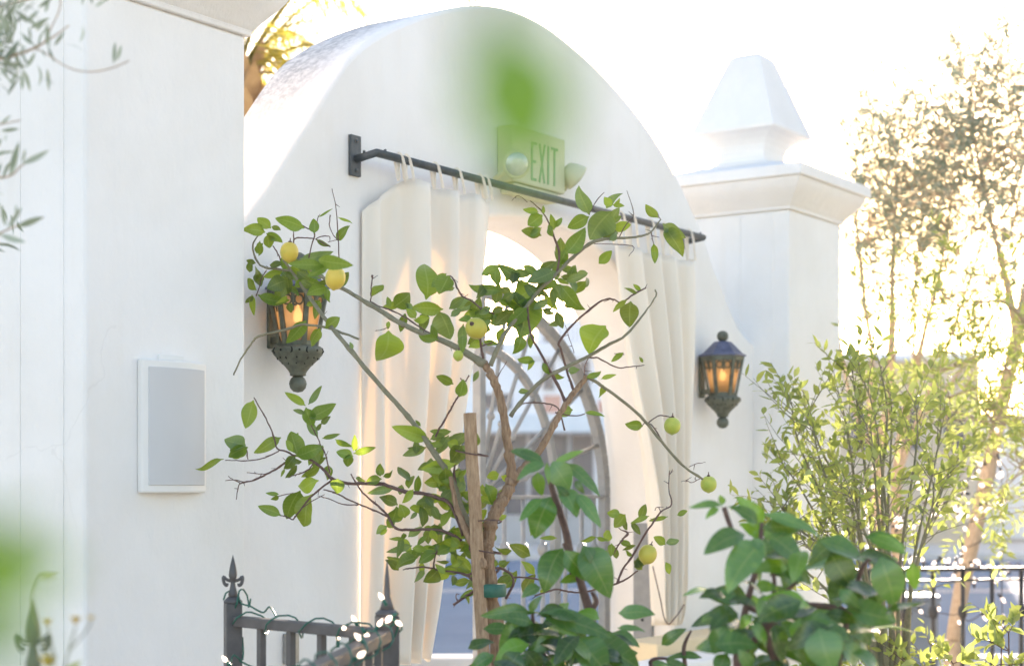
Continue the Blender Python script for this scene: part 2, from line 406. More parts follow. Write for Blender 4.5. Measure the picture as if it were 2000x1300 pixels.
# ================================================================== pillars
def frust(mb, cx, cy, prof, ratio=1.0, inset=None):        # prof: (half width x, half depth y, z)
    prev = None
    for hx, hy, z in prof:
        ring = [mb.vert((cx+sx*hx, cy+sy*hy, z)) for sx, sy in ((-1,-1),(1,-1),(1,1),(-1,1))]
        if prev:
            for k in range(4): mb.face((prev[k], prev[(k+1) % 4], ring[(k+1) % 4], ring[k]))
        else: mb.face(ring[::-1])
        prev = ring
    mb.face(prev)
def pillar(cx, label):
    cy = .165; hx, hy = .325, .365
    t = thing('gate_pillar', label, 'pillar', (cx, cy, 0), 'white pillars flanking the archway')
    m = MB(); frust(m, cx, cy, [(hx, hy, 0), (hx, hy, 2.9)])
    m.build('shaft', STUCCO, t, False, .016, 3)
    # thin control joints on the side and front faces
    m = MB(); m.box((cx-hx-.0035, cy-hy+.085, .02), (cx-hx+.001, cy-hy+.092, 2.88)); m.box((cx-hx-.003, cy-hy+.27, .02), (cx-hx+.001, cy-hy+.276, 2.88))
    m.build('joint_bead', STUCCO, t)
    m = MB()
    pr = [(0, 2.898), (.012, 2.898), (.013, 2.912)]
    for k in range(9):
        a = k/8; pr.append((.016+.085*math.sin(a*math.pi/2)**1.3*.55+.085*a*.45, 2.914+.12*a))
    pr += [(.104, 3.046)]
    frust(m, cx, cy, [(hx+d, hy+d, z) for d, z in pr])
    m.build('cornice', STUCCO, t, True, .006, 2)
    m = MB(); frust(m, cx, cy, [(hx+.122, hy+.122, 3.0465), (hx+.122, hy+.122, 3.104), (hx+.06, hy+.06, 3.116), (.235, .235, 3.165), (.215, .215, 3.1755)])
    m.build('abacus', STUCCO, t, False, .007, 2)
    m = MB()
    pr = [(.200, 3.176), (.165, 3.186), (.140, 3.205), (.130, 3.228), (.130, 3.255), (.142, 3.29), (.165, 3.315), (.2, 3.338), (.236, 3.352), (.240, 3.362), (.236, 3.372), (.09, 3.762), (.07, 3.779), (.02, 3.786)]
    frust(m, cx, cy, [(a, a, z) for a, z in pr])
    m.build('finial', STUCCO, t, False, .008, 2)
    return t
pl_left = pillar(3.548, 'white pillar carrying the speaker box, cropped at its cornice by the frame')
pr_right = dup(pl_left, (8.14, .165, 0), 'white pillar with a pyramid finial beside the trees')
# ================================================================== speaker on the left pillar
x0, x1 = W(267, 830, -.2).x, W(393, 830, -.2).x
z1, z0 = W(267, 700, -.2).z, W(267, 962, -.2).z
t = thing('wall_speaker', 'slim white outdoor speaker box with grey grille mounted on the left pillar', 'speaker', ((x0+x1)/2, -.2, z0))
m = MB(); nseg = 12
cx = (x0+x1)/2; hw = (x1-x0)/2
prev = None
prof = []
for k in range(nseg+1):
    a = -1+2*k/nseg; prof.append((cx+a*hw, -.2-.022-.026*(1-a*a)))
for zz in (z0, z1):
    ring = [m.vert((x, y, zz)) for x, y in prof]+[m.vert((x1, -.2002, zz)), m.vert((x0, -.2002, zz))]
    if prev:
        n = len(ring)
        for k in range(n): m.face((prev[k], prev[(k+1) % n], ring[(k+1) % n], ring[k]))
        m.face(ring)
    else: m.face(ring[::-1])
    prev = ring
m.build('cabinet', SPEAKER_FRAME, t, False, .006, 2)
m = MB(); prev = None; gx = hw-.018
gp = []
for k in range(nseg+1):
    a = (-1+2*k/nseg)*gx/hw; gp.append((cx+a*hw, -.2-.022-.026*(1-a*a)-.004))
prev = None
for zz in (z0+.022, z1-.022):
    ring = [m.vert((x, y, zz)) for x, y in gp]+[m.vert((gp[-1][0], -.215, zz)), m.vert((gp[0][0], -.215, zz))]
    if prev:
        n = len(ring)
        for k in range(n): m.face((prev[k], prev[(k+1) % n], ring[(k+1) % n], ring[k]))
        m.face(ring)
    else: m.face(ring[::-1])
    prev = ring
m.build('grille', SPEAKER_GRILLE, t, False, .002, 2)
m = MB(); m.box((cx-.05, -.21, z1), (cx+.05, -.2, z1+.018)); m.build('mount_bracket', SPEAKER_FRAME, t, False, .002, 2)
# ================================================================== curtain rod
RY = -.105
rl = W(735, 293, RY); rr = W(1374, 468, RY); RZ = (rl.z+rr.z)/2
t = thing('curtain_rod', 'long dark iron curtain rod bent to brackets at both ends above the opening', 'curtain rod', ((rl.x+rr.x)/2, 0, RZ))
m = MB(); m.tube([(rl.x, -.016, RZ-.012), (rl.x, RY, RZ), (rr.x, RY, RZ), (rr.x, -.016, RZ-.012)], .0145, 12)
m.build('pole', ROD, t, True)
for xx in (rl.x, rr.x):
    m = MB(); hp = .072 if xx == rl.x else .045
    m.box((xx-.028*hp/.072, -.014, RZ-hp), (xx+.028*hp/.072, -.0005, RZ+hp)); b = m.build('bracket_plate', ROD, t, False, .002, 2)
    for dz in (-hp*.72, hp*.72):
        m = MB(); m.lathe((xx, -.014, RZ+dz), [(.007, 0), (.007, .004), (.003, .007)], 8, ax=(0, -1, 0)); m.build('screw', ROD, b, True)
for xx, yy in ((rl.x, -.05), (rl.x+.05, RY), (rr.x-.03, RY)):
    m = MB(); m.lathe((xx, yy, RZ+(.012 if yy == RY else .006)), [(.005, 0), (.005, .007), (.002, .009)], 8); m.build('set_screw', ROD, t, True)
# ================================================================== curtains
def curtain(name, label, edgeL, edgeR, ytop, ybot, folds, amp, seed, wallreturn=0., ztopfn=None, hemskew=0.):
    rg = random.Random(seed)
    NU, NV = 150, 44
    ph = [rg.uniform(-.4, .4) for _ in range(6)]
    zt, zb = ytop, ybot
    m = MB(); grid = []
    for j in range(NV+1):
        v = j/NV; z = zt+(zb-zt)*v
        # which picture row is this: solve on the rod plane at mid curtain
        xa = edgeL(z); xb = edgeR(z); row = []
        for i in range(NU+1):
            u = i/NU
            x = xa+(xb-xa)*u
            f = u*folds+ph[0]*v*.6+.10*math.sin(u*9+ph[1]*3+v*1.5)
            s = math.sin(2*math.pi*f)
            s = math.copysign(abs(s)**.5, s)
            a = amp*(.72+.45*v+.3*math.sin(u*5+ph[2]*4))
            y = RY+.012 - a*s + .012*math.sin(u*31+v*3+ph[3]*5)*(.35+.65*v) + .01*math.sin(v*7+u*4)
            x += .016*math.cos(2*math.pi*f)*(1-.3*v)
            if wallreturn > 0 and u < wallreturn:
                k = 1-u/wallreturn; k = k*k*(3-2*k)
                y = y*(1-k) + (-.012)*k
            y = min(y, -.008)
            zz = z
            if v < .12 and ztopfn: zz = z - ztopfn(u)*(1-v/.12)
            if v > .97: zz = z+.006*math.sin(u*25)
            zz += hemskew*u*v*v
            row.append(m.vert((x, y, zz), (u, v)))
        grid.append(row)
    for j in range(NV):
        for i in range(NU):
            m.face((grid[j][i], grid[j][i+1], grid[j+1][i+1], grid[j+1][i]))
    return m, grid
# left curtain: edges measured in the picture (row -> column), turned into world x as a function of z
def edge_fn(tab, yplane):
    pts = []
    for py, px in tab:
        p = W(px, py, yplane); pts.append((p.z, p.x))
    pts.sort()
    return lambda z: interp(pts, z)
eL = edge_fn([(385, 701), (800, 701), (1290, 700)], -.012)
eR = edge_fn([(395, 966), (480, 962), (560, 954), (700, 934), (800, 917), (950, 892), (1080, 868), (1180, 850), (1292, 826)], RY)
tl = thing('canvas_curtain', 'left canvas curtain tied to the rod, covering the left jamb', 'curtain', (5.0, RY, .88), 'canvas curtains hanging in the archway')
def ztopL(u):
    s = 0
    if u < .26: s += .135*(1-u/.26)**1.3
    return s + .02*abs(math.sin(math.pi*(u*3.8)))
m, g = curtain('fabric', '', eL, eR, 2.615, W(800, 1290, RY).z, 3.7, .052, 3, .2, ztopL)
fb = m.build('fabric', CURTAIN, tl, True); so = fb.modifiers.new('Solidify', 'SOLIDIFY'); so.thickness = .003
def tabs(parent, xs, ztop):
    for x in xs:
        m = MB()
        for s in (-1, 1):
            pts = [(x+.002*s, RY-.03 if s < 0 else RY+.012, ztop-.004), (x+.008*s, RY-.024*(1 if s < 0 else -.8), RZ-.03), (x+.013*s, RY-.019*(1 if s < 0 else -1), RZ), (x+.014*s, RY-.006*(1 if s < 0 else -1), RZ+.0175), (x+.014*s, RY+.004, RZ+.0185), (x+.012*s, RY+.019, RZ), (x+.004*s, RY+.012, ztop+.004)]
            for a, b in zip(pts, pts[1:]): m.obox(a, b, .011, .0025, up=Vector((1, 0, 0)))
        m.build('tie_tab', CURTAIN, parent)
tabs(tl, [W(783, 330, RY).x, W(797, 330, RY).x, W(853, 345, RY).x, W(896, 360, RY).x, W(940, 370, RY).x, W(951, 375, RY).x], 2.60)
m = MB()   # hem seam
eL2 = edge_fn([(478, 1198), (600, 1214), (700, 1226), (850, 1249), (950, 1264), (1050, 1276), (1150, 1284), (1220, 1291)], RY)
eR2 = edge_fn([(490, 1356), (700, 1352), (900, 1347), (1050, 1341), (1150, 1334), (1200, 1326), (1222, 1318)], RY)
tr_ = thing('canvas_curtain', 'right canvas curtain gathered narrower at its hem beside the small lantern', 'curtain', (6.85, RY, .87), 'canvas curtains hanging in the archway')
m, g = curtain('fabric', '', eL2, eR2, 2.56, W(1305, 1218, RY).z, 4.6, .042, 8, 0, lambda u: .018*abs(math.sin(math.pi*u*5)))
fb = m.build('fabric', CURTAIN, tr_, True); so = fb.modifiers.new('Solidify', 'SOLIDIFY'); so.thickness = .003
tabs(tr_, [W(x, 450, RY).x for x in (1204, 1214, 1236, 1272, 1300, 1347)], 2.55)
# cord hanging in a loop at the right curtain hem
m = MB(); c0 = W(1291, 1160, -.15)
pts = [W(x, y, -.16) for x, y in ((1275, 1105), (1290, 1170), (1297, 1205), (1306, 1218), (1316, 1208), (1326, 1196), (1336, 1180))]
m.tube(catmull([tuple(p) for p in pts], 4), .003, 6); m.build('hem_cord', TWIG, tr_, True)
# ================================================================== exit sign with emergency lamps
SY = -.075
sx0, sx1 = W(1001, 320, SY).x, W(1104, 320, SY).x
sz0, sz1 = W(1050, 380, SY).z, W(1050, 256, SY).z
t = thing('exit_sign', 'pale exit sign with two swivelling emergency lamps above the curtain rod', 'exit sign', ((sx0+sx1)/2, 0, sz0))
SIGN = mat_noise('sign_housing_plastic', (.52, .52, .36), (.60, .60, .43), 7, .45, .05)
LETTER = mat_noise('sign_letter_green', (.15, .32, .16), (.18, .36, .19), 20, .5, .05)
LENS = mat_noise('lamp_lens', (.55, .58, .60), (.75, .78, .8), 80, .12, .6, 300, .002, .6)
m = MB(); m.box((sx0, SY, sz0+.03), (sx1, -.0005, sz1)); m.build('housing', SIGN, t, False, .008, 3)
m = MB(); m.box((sx0+.02, SY+.008, sz0-.012), (sx1-.04, -.001, sz0+.029)); m.build('battery_tray', SIGN, t, False, .006, 2)
lx0, lx1 = W(1037, 320, SY).x, W(1093, 320, SY).x
lz0, lz1 = sz0+.052, sz1-.048
def letter_mb():
    m = MB(); w = (lx1-lx0); st = .011; y0, y1 = SY-.002, SY+.002
    def bx(xa, za, xb, zb): m.box((xa, y0, za), (xb, y1, zb))
    cw = w/4.4
    x = lx0
    bx(x, lz0, x+st, lz1); bx(x+st, lz1-st, x+cw*.8, lz1); bx(x+st, lz0, x+cw*.8, lz0+st); bx(x+st, (lz0+lz1)/2-st/2, x+cw*.7, (lz0+lz1)/2+st/2)
    x += cw*1.15
    for a, b in (((x, lz0), (x+cw*.95, lz1)), ((x, lz1), (x+cw*.95, lz0))):
        m.obox((a[0]+st*.4, SY, a[1]), (b[0]-st*.4, SY, b[1]), st, .0042 if a[1] == lz0 else .0036, up=Vector((0, 1, 0)))
    x += cw*1.3
    bx(x, lz0, x+st, lz1); x += cw*.55
    bx(x, lz1-st, x+cw*1.05, lz1); bx(x+cw*.525-st/2, lz0, x+cw*.525+st/2, lz1-st)
    return m
letter_mb().build('lettering', LETTER, t)
def bug(cx, cy, cz, d):
    m = MB(); d = Vector(d).normalized()
    m.lathe(Vector((cx, cy, cz)), [(.012, -.06), (.03, -.055), (.045, -.03), (.056, .0), (.058, .012), (.052, .014)], 16, ax=d)
    h = m.build('lamp_head', SIGN, t, True)
    m = MB(); m.lathe(Vector((cx, cy, cz)), [(.050, .006), (.046, .016), (.02, .022)], 16, ax=d); m.build('lens', LENS, h, True)
    m = MB(); m.tube([(cx, cy+.01, cz), (cx, -.03, cz-.05)], .011, 8); m.build('lamp_arm', SIGN, t, True)
a = W(1007, 320, -.13); bug(a.x, -.13, a.z, (-.55, -.8, -.2))
a = W(1124, 345, -.09); bug(a.x, -.09, a.z, (.62, -.45, -.55))
# ================================================================== socket cover on the wall
a = W(564, 1265, 0); hw_ = (W(577, 1265, 0).x-W(552, 1265, 0).x)/2; hz = (W(564, 1235, 0).z-W(564, 1295, 0).z)/2
PLATE = mat_noise('brushed_steel_plate', (.32, .31, .30), (.42, .41, .40), 60, .4, .2, 300, .001, .7)
t = thing('outlet_cover', 'small metal outlet cover low on the wall behind the front railing', 'outlet cover', (a.x, 0, a.z))
m = MB(); m.box((a.x-hw_, -.02, a.z-hz), (a.x+hw_, -.0004, a.z+hz)); m.build('cover', PLATE, t, False, .004, 2)
m = MB(); m.box((a.x-hw_*.6, -.026, a.z-hz*.7), (a.x+hw_*.6, -.0204, a.z+hz*.7)); m.build('flap', PLATE, t, False, .003, 2)
# ================================================================== lanterns
def lantern(cx, cz_mid, label):
    """axis at (cx, -.125); total height .465"""
    cy = -.125; z = cz_mid
    t = thing('wall_lantern', label, 'lantern', (cx, 0, z), 'pair of wall lanterns beside the archway')
    H = 6; A0 = R(30)
    def hexpt(r, zz, k): a = A0+math.pi/3*k; return Vector((cx+r*math.cos(a), cy+r*math.sin(a), zz))
    m = MB(); m.box((cx-.022, -.014, z-.09), (cx+.03, -.0004, z+.12)); m.box((cx-.014, cy, z-.075), (cx+.014, -.014, z-.05)); m.box((cx-.012, cy+.05, z+.085), (cx+.012, -.014, z+.105))
    m.build('back_plate', LAMP, t, False, .004, 2)
    m = MB(); m.lathe((cx, cy, z), [(.108, .108), (.116, .110), (.116, .116), (.10, .124), (.046, .178), (.04, .182), (.02, .184)], H, ang0=R(0))
    rf = m.build('roof', LAMP_ROOF, t, False, .002, 2)
    m = MB(); m.lathe((cx, cy, z), [(.012, .183), (.016, .187), (.022, .19), (.028, .202), (.0285, .212), (.024, .226), (.012, .234), (.002, .236)], 18)
    m.build('roof_finial', LAMP, rf, True)
    # cage
    m = MB(); rt_, rb_ = .101, .064; zt_, zb_ = z+.107, z-.085
    e1 = lambda r, zz, k: Vector((cx+r*math.cos(math.pi/3*k+R(0)), cy+r*math.sin(math.pi/3*k+R(0)), zz))
    for k in range(6):
        m.obox(e1(rt_, zt_, k), e1(rb_, zb_, k), .017, .012, up=Vector((math.cos(math.pi/3*k), math.sin(math.pi/3*k), .2)))
        m.obox(e1(rt_, zt_-.006, k), e1(rt_, zt_-.006, k+1), .010, .016)
        m.obox(e1(rb_, zb_+.006, k), e1(rb_, zb_+.006, k+1), .010, .018)
    cage = m.build('cage', LAMP, t, False, .001, 1)
    m = MB()
    for k in range(6):   # pierced ornament at the top of every pane
        a, b = e1(rt_-.006, zt_-.014, k), e1(rt_-.006, zt_-.014, k+1); dx = (b-a); L = dx.length; dx /= L
        mid = (a+b)/2; inward = (Vector((cx, cy, 0))-Vector((mid.x, mid.y, 0))).normalized()
        dn = (Vector((0, 0, -1)) + inward*.19).normalized(); nn = dx.cross(dn).normalized()
        def pl(u, v): return mid+dx*(u*L)+dn*v - inward*.004
        for uu in (-.21, .21):
            pts = [pl(uu+.155*math.cos(q), .028+.0165*math.sin(q)) for q in [math.pi*2*i/12 for i in range(13)]]
            m.tube(pts, .0034, 5, caps=False)
        m.tube([pl(0, -.002), pl(0, .066)], [.008, .002], 6)
        m.tube([pl(-.12, .046), pl(.12, .046)], .0035, 6)
        m.obox(pl(-.44, .002), pl(.44, .002), .006, .010)
    m.build('pierced_ornament', LAMP, cage)
    m = MB()
    for k in range(6):
        q = [e1(rt_-.011, zt_-.01, k), e1(rt_-.011, zt_-.01, k+1), e1(rb_-.008, zb_+.01, k+1), e1(rb_-.008, zb_+.01, k)]
        m.quadpts(q)
    gl = m.build('glass', AMBER, t); so = gl.modifiers.new('Solidify', 'SOLIDIFY'); so.thickness = .002; so.offset = 0
    m = MB(); m.lathe((cx, cy, z-.082), [(.014, 0), (.014, .07), (.011, .072)], 10); s = m.build('candle_sleeve', SIGN, t, True)
    m = MB(); m.lathe((cx, cy, z-.01), [(.006, 0), (.014, .014), (.016, .028), (.009, .05), (.001, .068)], 12); m.build('candle_bulb', FLAME, s, True)
    # bowl
    m = MB(); pr = [(.064, -.086), (.078, -.088), (.085, -.094), (.088, -.104), (.084, -.116), (.066, -.136), (.045, -.156), (.032, -.172), (.027, -.182), (.028, -.187), (.018, -.190)]
    m.lathe((cx, cy, z), pr[::-1], 24)
    rg = random.Random(2)
    for ring, (rr_, zz, nn, szx) in enumerate(((.0885, -.104, 16, .0072), (.074, -.129, 14, .0055), (.055, -.148, 10, .0042))):
        for k in range(nn):
            a = 2*math.pi*(k+.5*(ring % 2))/nn
            c = Vector((cx+rr_*math.cos(a), cy+rr_*math.sin(a), z+zz)); ax = Vector((math.cos(a), math.sin(a), -.5*ring))
            
            if k % 2 == 0: m.lathe(c-ax.normalized()*.002, [(szx*.6, 0), (szx*.5, .0026)], 7, 1, ax=ax)
            else:
                tg = UP.cross(ax).normalized(); fl = 1 if k % 4 == 1 else -1
                m.tube([c-ax.normalized()*.003+tg*(fl*szx*1.3*math.cos(q))+UP*(szx*1.5*math.sin(q)) for q in (-1.2, -.6, 0, .6, 1.2)], [szx*.15, szx*.4, szx*.55, szx*.4, szx*.15], 5, 1)
    m.build('bowl', [LAMP, LAMP_DARK], t, True)
    m = MB(); m.lathe((cx, cy, z), [(.002, -.245), (.016, -.242), (.027, -.23), (.031, -.214), (.0295, -.212), (.029, -.207), (.024, -.197), (.017, -.1905), (.01, -.19)], 18)
    m.build('lower_finial', LAMP, t, True)
    return t
def lant_place(px, ytop, ybot):
    a = W(px, ytop, -.125); b = W(px, ybot, -.125); return a.x, (a.z*.245+b.z*.236)/(.481)
xL, zL = lant_place(584, 492, 766)
LL = lantern(xL, zL, 'lit lantern half hidden behind the lemon leaves, between left pillar and curtains')
a = W(1409, 645, -.125); b = W(1409, 836, -.125)
LR = dup(LL, (a.x+.02, 0, (a.z*.245+b.z*.236)/.481), 'lantern in full view near the pyramid-topped pillar')
hL = (W(584, 492, -.125).z-W(584, 766, -.125).z); hR = a.z-b.z
for o, h in ((LL, hL), (LR, hR)): o.scale = (h/.481,)*3
# ================================================================== wrought-iron gate leaf
GY = .33
t = thing('iron_gate', 'closed grey iron gate leaf with a sunburst top in the archway', 'gate', (ACX+.55, GY, .06))
gx0, gx1 = W(936, 1200, GY).x, W(1180, 1100, GY).x
zr = W(1060, 970, GY).z
A, B = gx1-gx0-.0, .88
def arcpts(a, b, n=28, t0=0., t1=math.pi/2): return [(gx0+a*math.cos(t0+(t1-t0)*k/n), GY, zr+b*math.sin(t0+(t1-t0)*k/n)) for k in range(n+1)]
m = MB(); pts = arcpts(A, B)
for p, q in zip(pts, pts[1:]): m.obox(p, q, .05, .042, up=Vector((0, 1, 0)))
m.obox((gx1, GY, .06), (gx1, GY, zr), .05, .042); m.obox((gx0, GY, .06), (gx0, GY, zr+B), .044, .042)
m.obox((gx0+.022, GY, zr), (gx1-.025, GY, zr), .03, .016); m.obox((gx0+.022, GY, .16), (gx1-.025, GY, .16), .03, .03)
m.build('gate_frame', GATE, t, False, .003, 1)
m = MB(); ai, bi = .60, .64
pts = arcpts(ai, bi)
for p, q in zip(pts, pts[1:]): m.obox(p, q, .034, .03, up=Vector((0, 1, 0)))
m.obox((gx0+ai, GY+.001, .16), (gx0+ai, GY+.001, zr), .052, .030)
m.build('inner_arch', GATE, t, False, .002, 1)
for ang in (14, 31, 47, 62, 76):
    m = MB(); c, s = math.cos(R(ang)), math.sin(R(ang))
    k = 1/math.sqrt((c/A)**2+(s/B)**2)
    m.tube([(gx0+c*.1, GY, zr+s*.1), (gx0+c*k, GY, zr+s*k)], .0095, 8)
    m.ball((gx0+c*.36, GY, zr+s*.36), .019, 10)
    m.build('spoke', GATE, t, True)
for px in (985, 1022, 1060, 1104, 1136, 1160):
    x = W(px, 1072, GY).x; m = MB(); m.tube([(x, GY, .175), (x, GY, zr-.008)], .0105, 8)
    zz = W(px, 1072, GY).z; m.lathe((x, GY, zz), [(.0105, -.03), (.02, -.02), (.026, 0), (.02, .02), (.0105, .03)], 8)
    m.build('picket', GATE, t, True)
m = MB(); xx = gx0; zz = W(930, 1222, GY).z
m.box((xx-.03, GY-.045, zz-.06), (xx+.08, GY-.022, zz+.05)); lk = m.build('lock_plate', IRON, t, False, .003, 2)
m = MB(); m.tube([(xx-.005, GY-.04, zz), (xx-.005, GY-.085, zz), (xx+.075, GY-.085, zz-.002)], .011, 10); m.build('handle', PLATE, lk, True)
# steel post on the right reveal
px_ = W(1250, 1150, 0.17)
t = thing('door_post', 'grey steel flat bar fixed to the right reveal behind the curtain hem', 'post', (ACX+AHW-.012, .17, 0))
m = MB(); m.box((ACX+AHW-.024, .10, 0), (ACX+AHW-.001, .20, W(1230, 1022, .15).z)); pb = m.build('flat_bar', GATE, t, False, .003, 2)
for zz in (W(1250, 1210, .15).z, W(1250, 1075, .15).z):
    m = MB(); m.lathe((ACX+AHW-.024, .15, zz), [(.008, 0), (.008, .003), (.003, .005)], 8, ax=(-1, 0, 0)); m.build('bolt', BLACK, pb, True)
# ================================================================== low planter wall at the right
CREAM = mat_noise('cream_render', (.66, .52, .33), (.74, .60, .40), 4, .85, .25, 60, .003)
a = W(1290, 1272, -.42)
t = thing('planter_wall', 'low cream planter wall with white coping at the foot of the archway', 'wall', (7.4, -.3, 0))
zc = W(1350, 1273, -.42).z
m = MB(); m.box((W(1285, 1272, -.40).x, -.40, 0), (8.05, -.205, zc+.055)); m.build('wall', CREAM, t, False, .01, 2)
m = MB(); m.box((W(1262, 1272, -.55).x, -.62, zc-.07), (8.10, -.402, zc)); m.build('coping', STUCCO, t, False, .012, 2)
m = MB(); m.box((W(1285, 1272, -.55).x, -.56, 0), (8.05, -.405, zc-.072)); m.build('plinth', STUCCO, t, False, .012, 2)
# ================================================================== setting
def sheet(name, x0, y0, x1, y1, z, m, cells=1):
    b = MB(); b.quadpts([(x0, y0, z), (x1, y0, z), (x1, y1, z), (x0, y1, z)])
    o = b.build(name, m); return setp(o, kind='structure')
GROUND = mat_noise('pale_paving', (.40, .36, .30), (.50, .45, .38), .6, .9, .3, 25, .01)
ASPH = mat_noise('worn_asphalt', (.058, .14, .235), (.085, .18, .28), .9, .9, .4, 60, .01, 0, .1)
KERBM = mat_noise('kerb_concrete', (.46, .45, .43), (.58, .57, .55), 2, .85, .3, 40, .005)
LINE = mat_noise('road_paint', (.62, .62, .60), (.75, .75, .73), 3, .7, .2)
sheet('ground', -900, -900, 900, 900, -.02, GROUND)
# the street runs along X beyond the wall
def strip(name, c0, c1, w, z, m):
    b = MB(); c0 = Vector(c0); c1 = Vector(c1); d = (c1-c0).normalized(); s = Vector((-d.y, d.x, 0))*w/2
    b.quadpts([c0-s+UP*z, c1-s+UP*z, c1+s+UP*z, c0+s+UP*z]); return setp(b.build(name, m), kind='structure')
# road lies square to the view so its far kerb reads level, as in the photograph
ctr = P(1000, 950, 24.5)-UP*1.5
ra = ctr-RT*140; rb = ctr+RT*140
strip('road', ra, rb, 21, -.012, ASPH)
def kerb(name, Z, w=.3, h=.13):
    b = MB(); a = P(1000, 950, Z)-UP*1.5
    b.obox(a-RT*140+UP*(h/2-.03), a+RT*140+UP*(h/2-.03), w, h+.04); o = b.build(name, KERBM, None, False, .02, 2); return setp(o, kind='structure')
kerb('kerb_near', 13.8); kerb('kerb_far', 35.2)
pv = P(1000, 950, 39.0)-UP*1.5
strip('pavement', pv-RT*140, pv+RT*140, 7.3, .085, KERBM)
for Z in (24.3, 24.7):
    c = P(1000, 950, Z)-UP*1.5; strip('road_line', c-RT*140, c+RT*140, .12, -.006, LINE)
# ================================================================== buildings across the street
BW = mat_noise('white_facade', (.68, .72, .77), (.74, .77, .81), 1.2, .85, .2, 30, .01)
BB = mat_noise('beige_facade', (.50, .40, .30), (.58, .47, .36), 1.0, .85, .2, 30, .01)
BP = mat_noise('pale_blue_fascia', (.50, .60, .68), (.60, .69, .76), 2, .6, .1)
GLASSD = mat_noise('dark_window_glass', (.035, .05, .07), (.08, .10, .125), .7, .5, .05, 4, .01, 0, .15)
FRM = mat_noise('grey_window_frame', (.30, .32, .34), (.36, .38, .40), 4, .6, .1)
PINK = mat_noise('red_tile_panel', (.50, .25, .20), (.60, .32, .26), 9, .8, .3)
BZ = 42.0
def bl(px, py, d=0.): return P(px, py, BZ-d)
M3 = Matrix((( RT.x, AX.x, 0), (RT.y, AX.y, 0), (0, 0, 1)))
def bbox(m, px0, py0, px1, py1, d0, d1, mi=0):     # a block facing the camera: from depth BZ-d0 to BZ-d1
    a = P(px0, py1, BZ); b = P(px1, py0, BZ)
    s0, s1 = (px0-HX)/F*BZ, (px1-HX)/F*BZ; zz0, zz1 = a.z, b.z
    c = []
    for z in (zz0, zz1):
        for d in (BZ-d0, BZ-d1):
            for s in (s0, s1): c.append(CAMP*1 + RT*s + AX*d + UP*(z-CAMP.z))
    i = [m.vert(p) for p in c]
    for q in ((0,2,3,1),(4,5,7,6),(0,1,5,4),(1,3,7,5),(3,2,6,7),(2,0,4,6)): m.face([i[k] for k in q], mi)
def base(px): p = P(px, 950, BZ); return (p.x, p.y, 0)
yg = 950+1.5*F/BZ
t = thing('street_building', 'white two-storey building with a railed balcony seen through the arch', 'building', base(1080))
m = MB(); bbox(m, 700, 700, 1225, yg, -8, 0); bbox(m, 700, 668, 1225, 699.9, -8, .12); bbox(m, 1052, 614, 1225, 667.9, -8, -1.3)
bbox(m, 1150, 560, 1225, 613.9, -8, -1.3)
m.build('wall', BW, t, False, .03, 1)
def window(px0, py0, px1, py1, rec=.0, base_d=0.):
    m = MB(); e = 2.2
    bbox(m, px0, py0, px1, py0+e, base_d+.0, base_d+.09); bbox(m, px0, py1-e, px1, py1, base_d+.0, base_d+.09)
    bbox(m, px0, py0+e, px0+e, py1-e, base_d, base_d+.085); bbox(m, px1-e, py0+e, px1, py1-e, base_d, base_d+.085)
    f = m.build('window', FRM, t)
    m = MB(); bbox(m, px0+e, py0+e, px1-e, py1-e, base_d-.05, base_d+.03); m.build('pane', GLASSD, f)
window(1060, 704, 1083, 762); window(930, 768, 1000, 800); window(870, 700, 900, 760); window(1130, 704, 1152, 762)
window(1064, 624, 1080, 667, base_d=-1.3)
m = MB()
for px in range(1090, 1146, 8): bbox(m, px, 618, px+1.6, 667, .05, .09)
bbox(m, 1086, 614, 1150, 618, .03, .11); m.build('balcony_rail', FRM, t)
for q in ((1062, 772, 1096, 806), (1168, 782, 1186, 806)):
    m = MB(); bbox(m, *q, 0, .05); m.build('tile_panel', PINK, t)
m = MB(); bbox(m, 860, 812, 1222, 846, 0, .9); m.build('fascia', BP, t, False, .02, 1)
m = MB(); bbox(m, 700, 1006, 1222, yg-3, 0, .12); m.build('stall_riser', FRM, t)
for px0, px1 in ((866, 946), (950, 1030), (1034, 1110), (1114, 1160)):
    m = MB(); e = 2.5
    bbox(m, px0, 847, px1, 850, 0, .08); bbox(m, px0, 850, px0+e, 1005, 0, .08); bbox(m, px1-e, 850, px1, 1005, 0, .08)
    f = m.build('shopfront', FRM, t)
    m = MB(); bbox(m, px0+e, 850, px1-e, 1005, -.05, .03); m.build('pane', GLASSD, f)
t = thing('low_building', 'low beige building across the street behind the olive trees', 'building', base(1800))
m = MB(); bbox(m, 1234, 705, 1915, yg, -8, 0); m.build('wall', BB, t, False, .03, 1)  # left end extended out of view, closing a gap to shade the street
m = MB(); bbox(m, 1230, 690, 1920, 704.9, -8, .35); m.build('roof_edge', BW, t, False, .03, 1)
for px in (1660, 1750, 1840): 
    m = MB(); e = 2.2; py0, py1, px0, px1 = 790, 880, px, px+46
    bbox(m, px0, py0, px1, py0+e, 0, .09); bbox(m, px0, py1-e, px1, py1, 0, .09); bbox(m, px0, py0+e, px0+e, py1-e, 0, .085); bbox(m, px1-e, py0+e, px1, py1-e, 0, .085)
    f = m.build('window', FRM, t)
    m = MB(); bbox(m, px0+e, py0+e, px1-e, py1-e, -.05, .03); m.build('pane', GLASSD, f)
t = thing('far_building', 'pale building standing far along the street at the right edge', 'building', base(2100))
m = MB(); bbox(m, 1930, 800, 2400, yg, -20, -6); m.build('wall', BW, t, False, .03, 1)
m = MB(); bbox(m, 1926, 788, 2404, 799.9, -20, -5.6); m.build('roof_edge', BB, t)
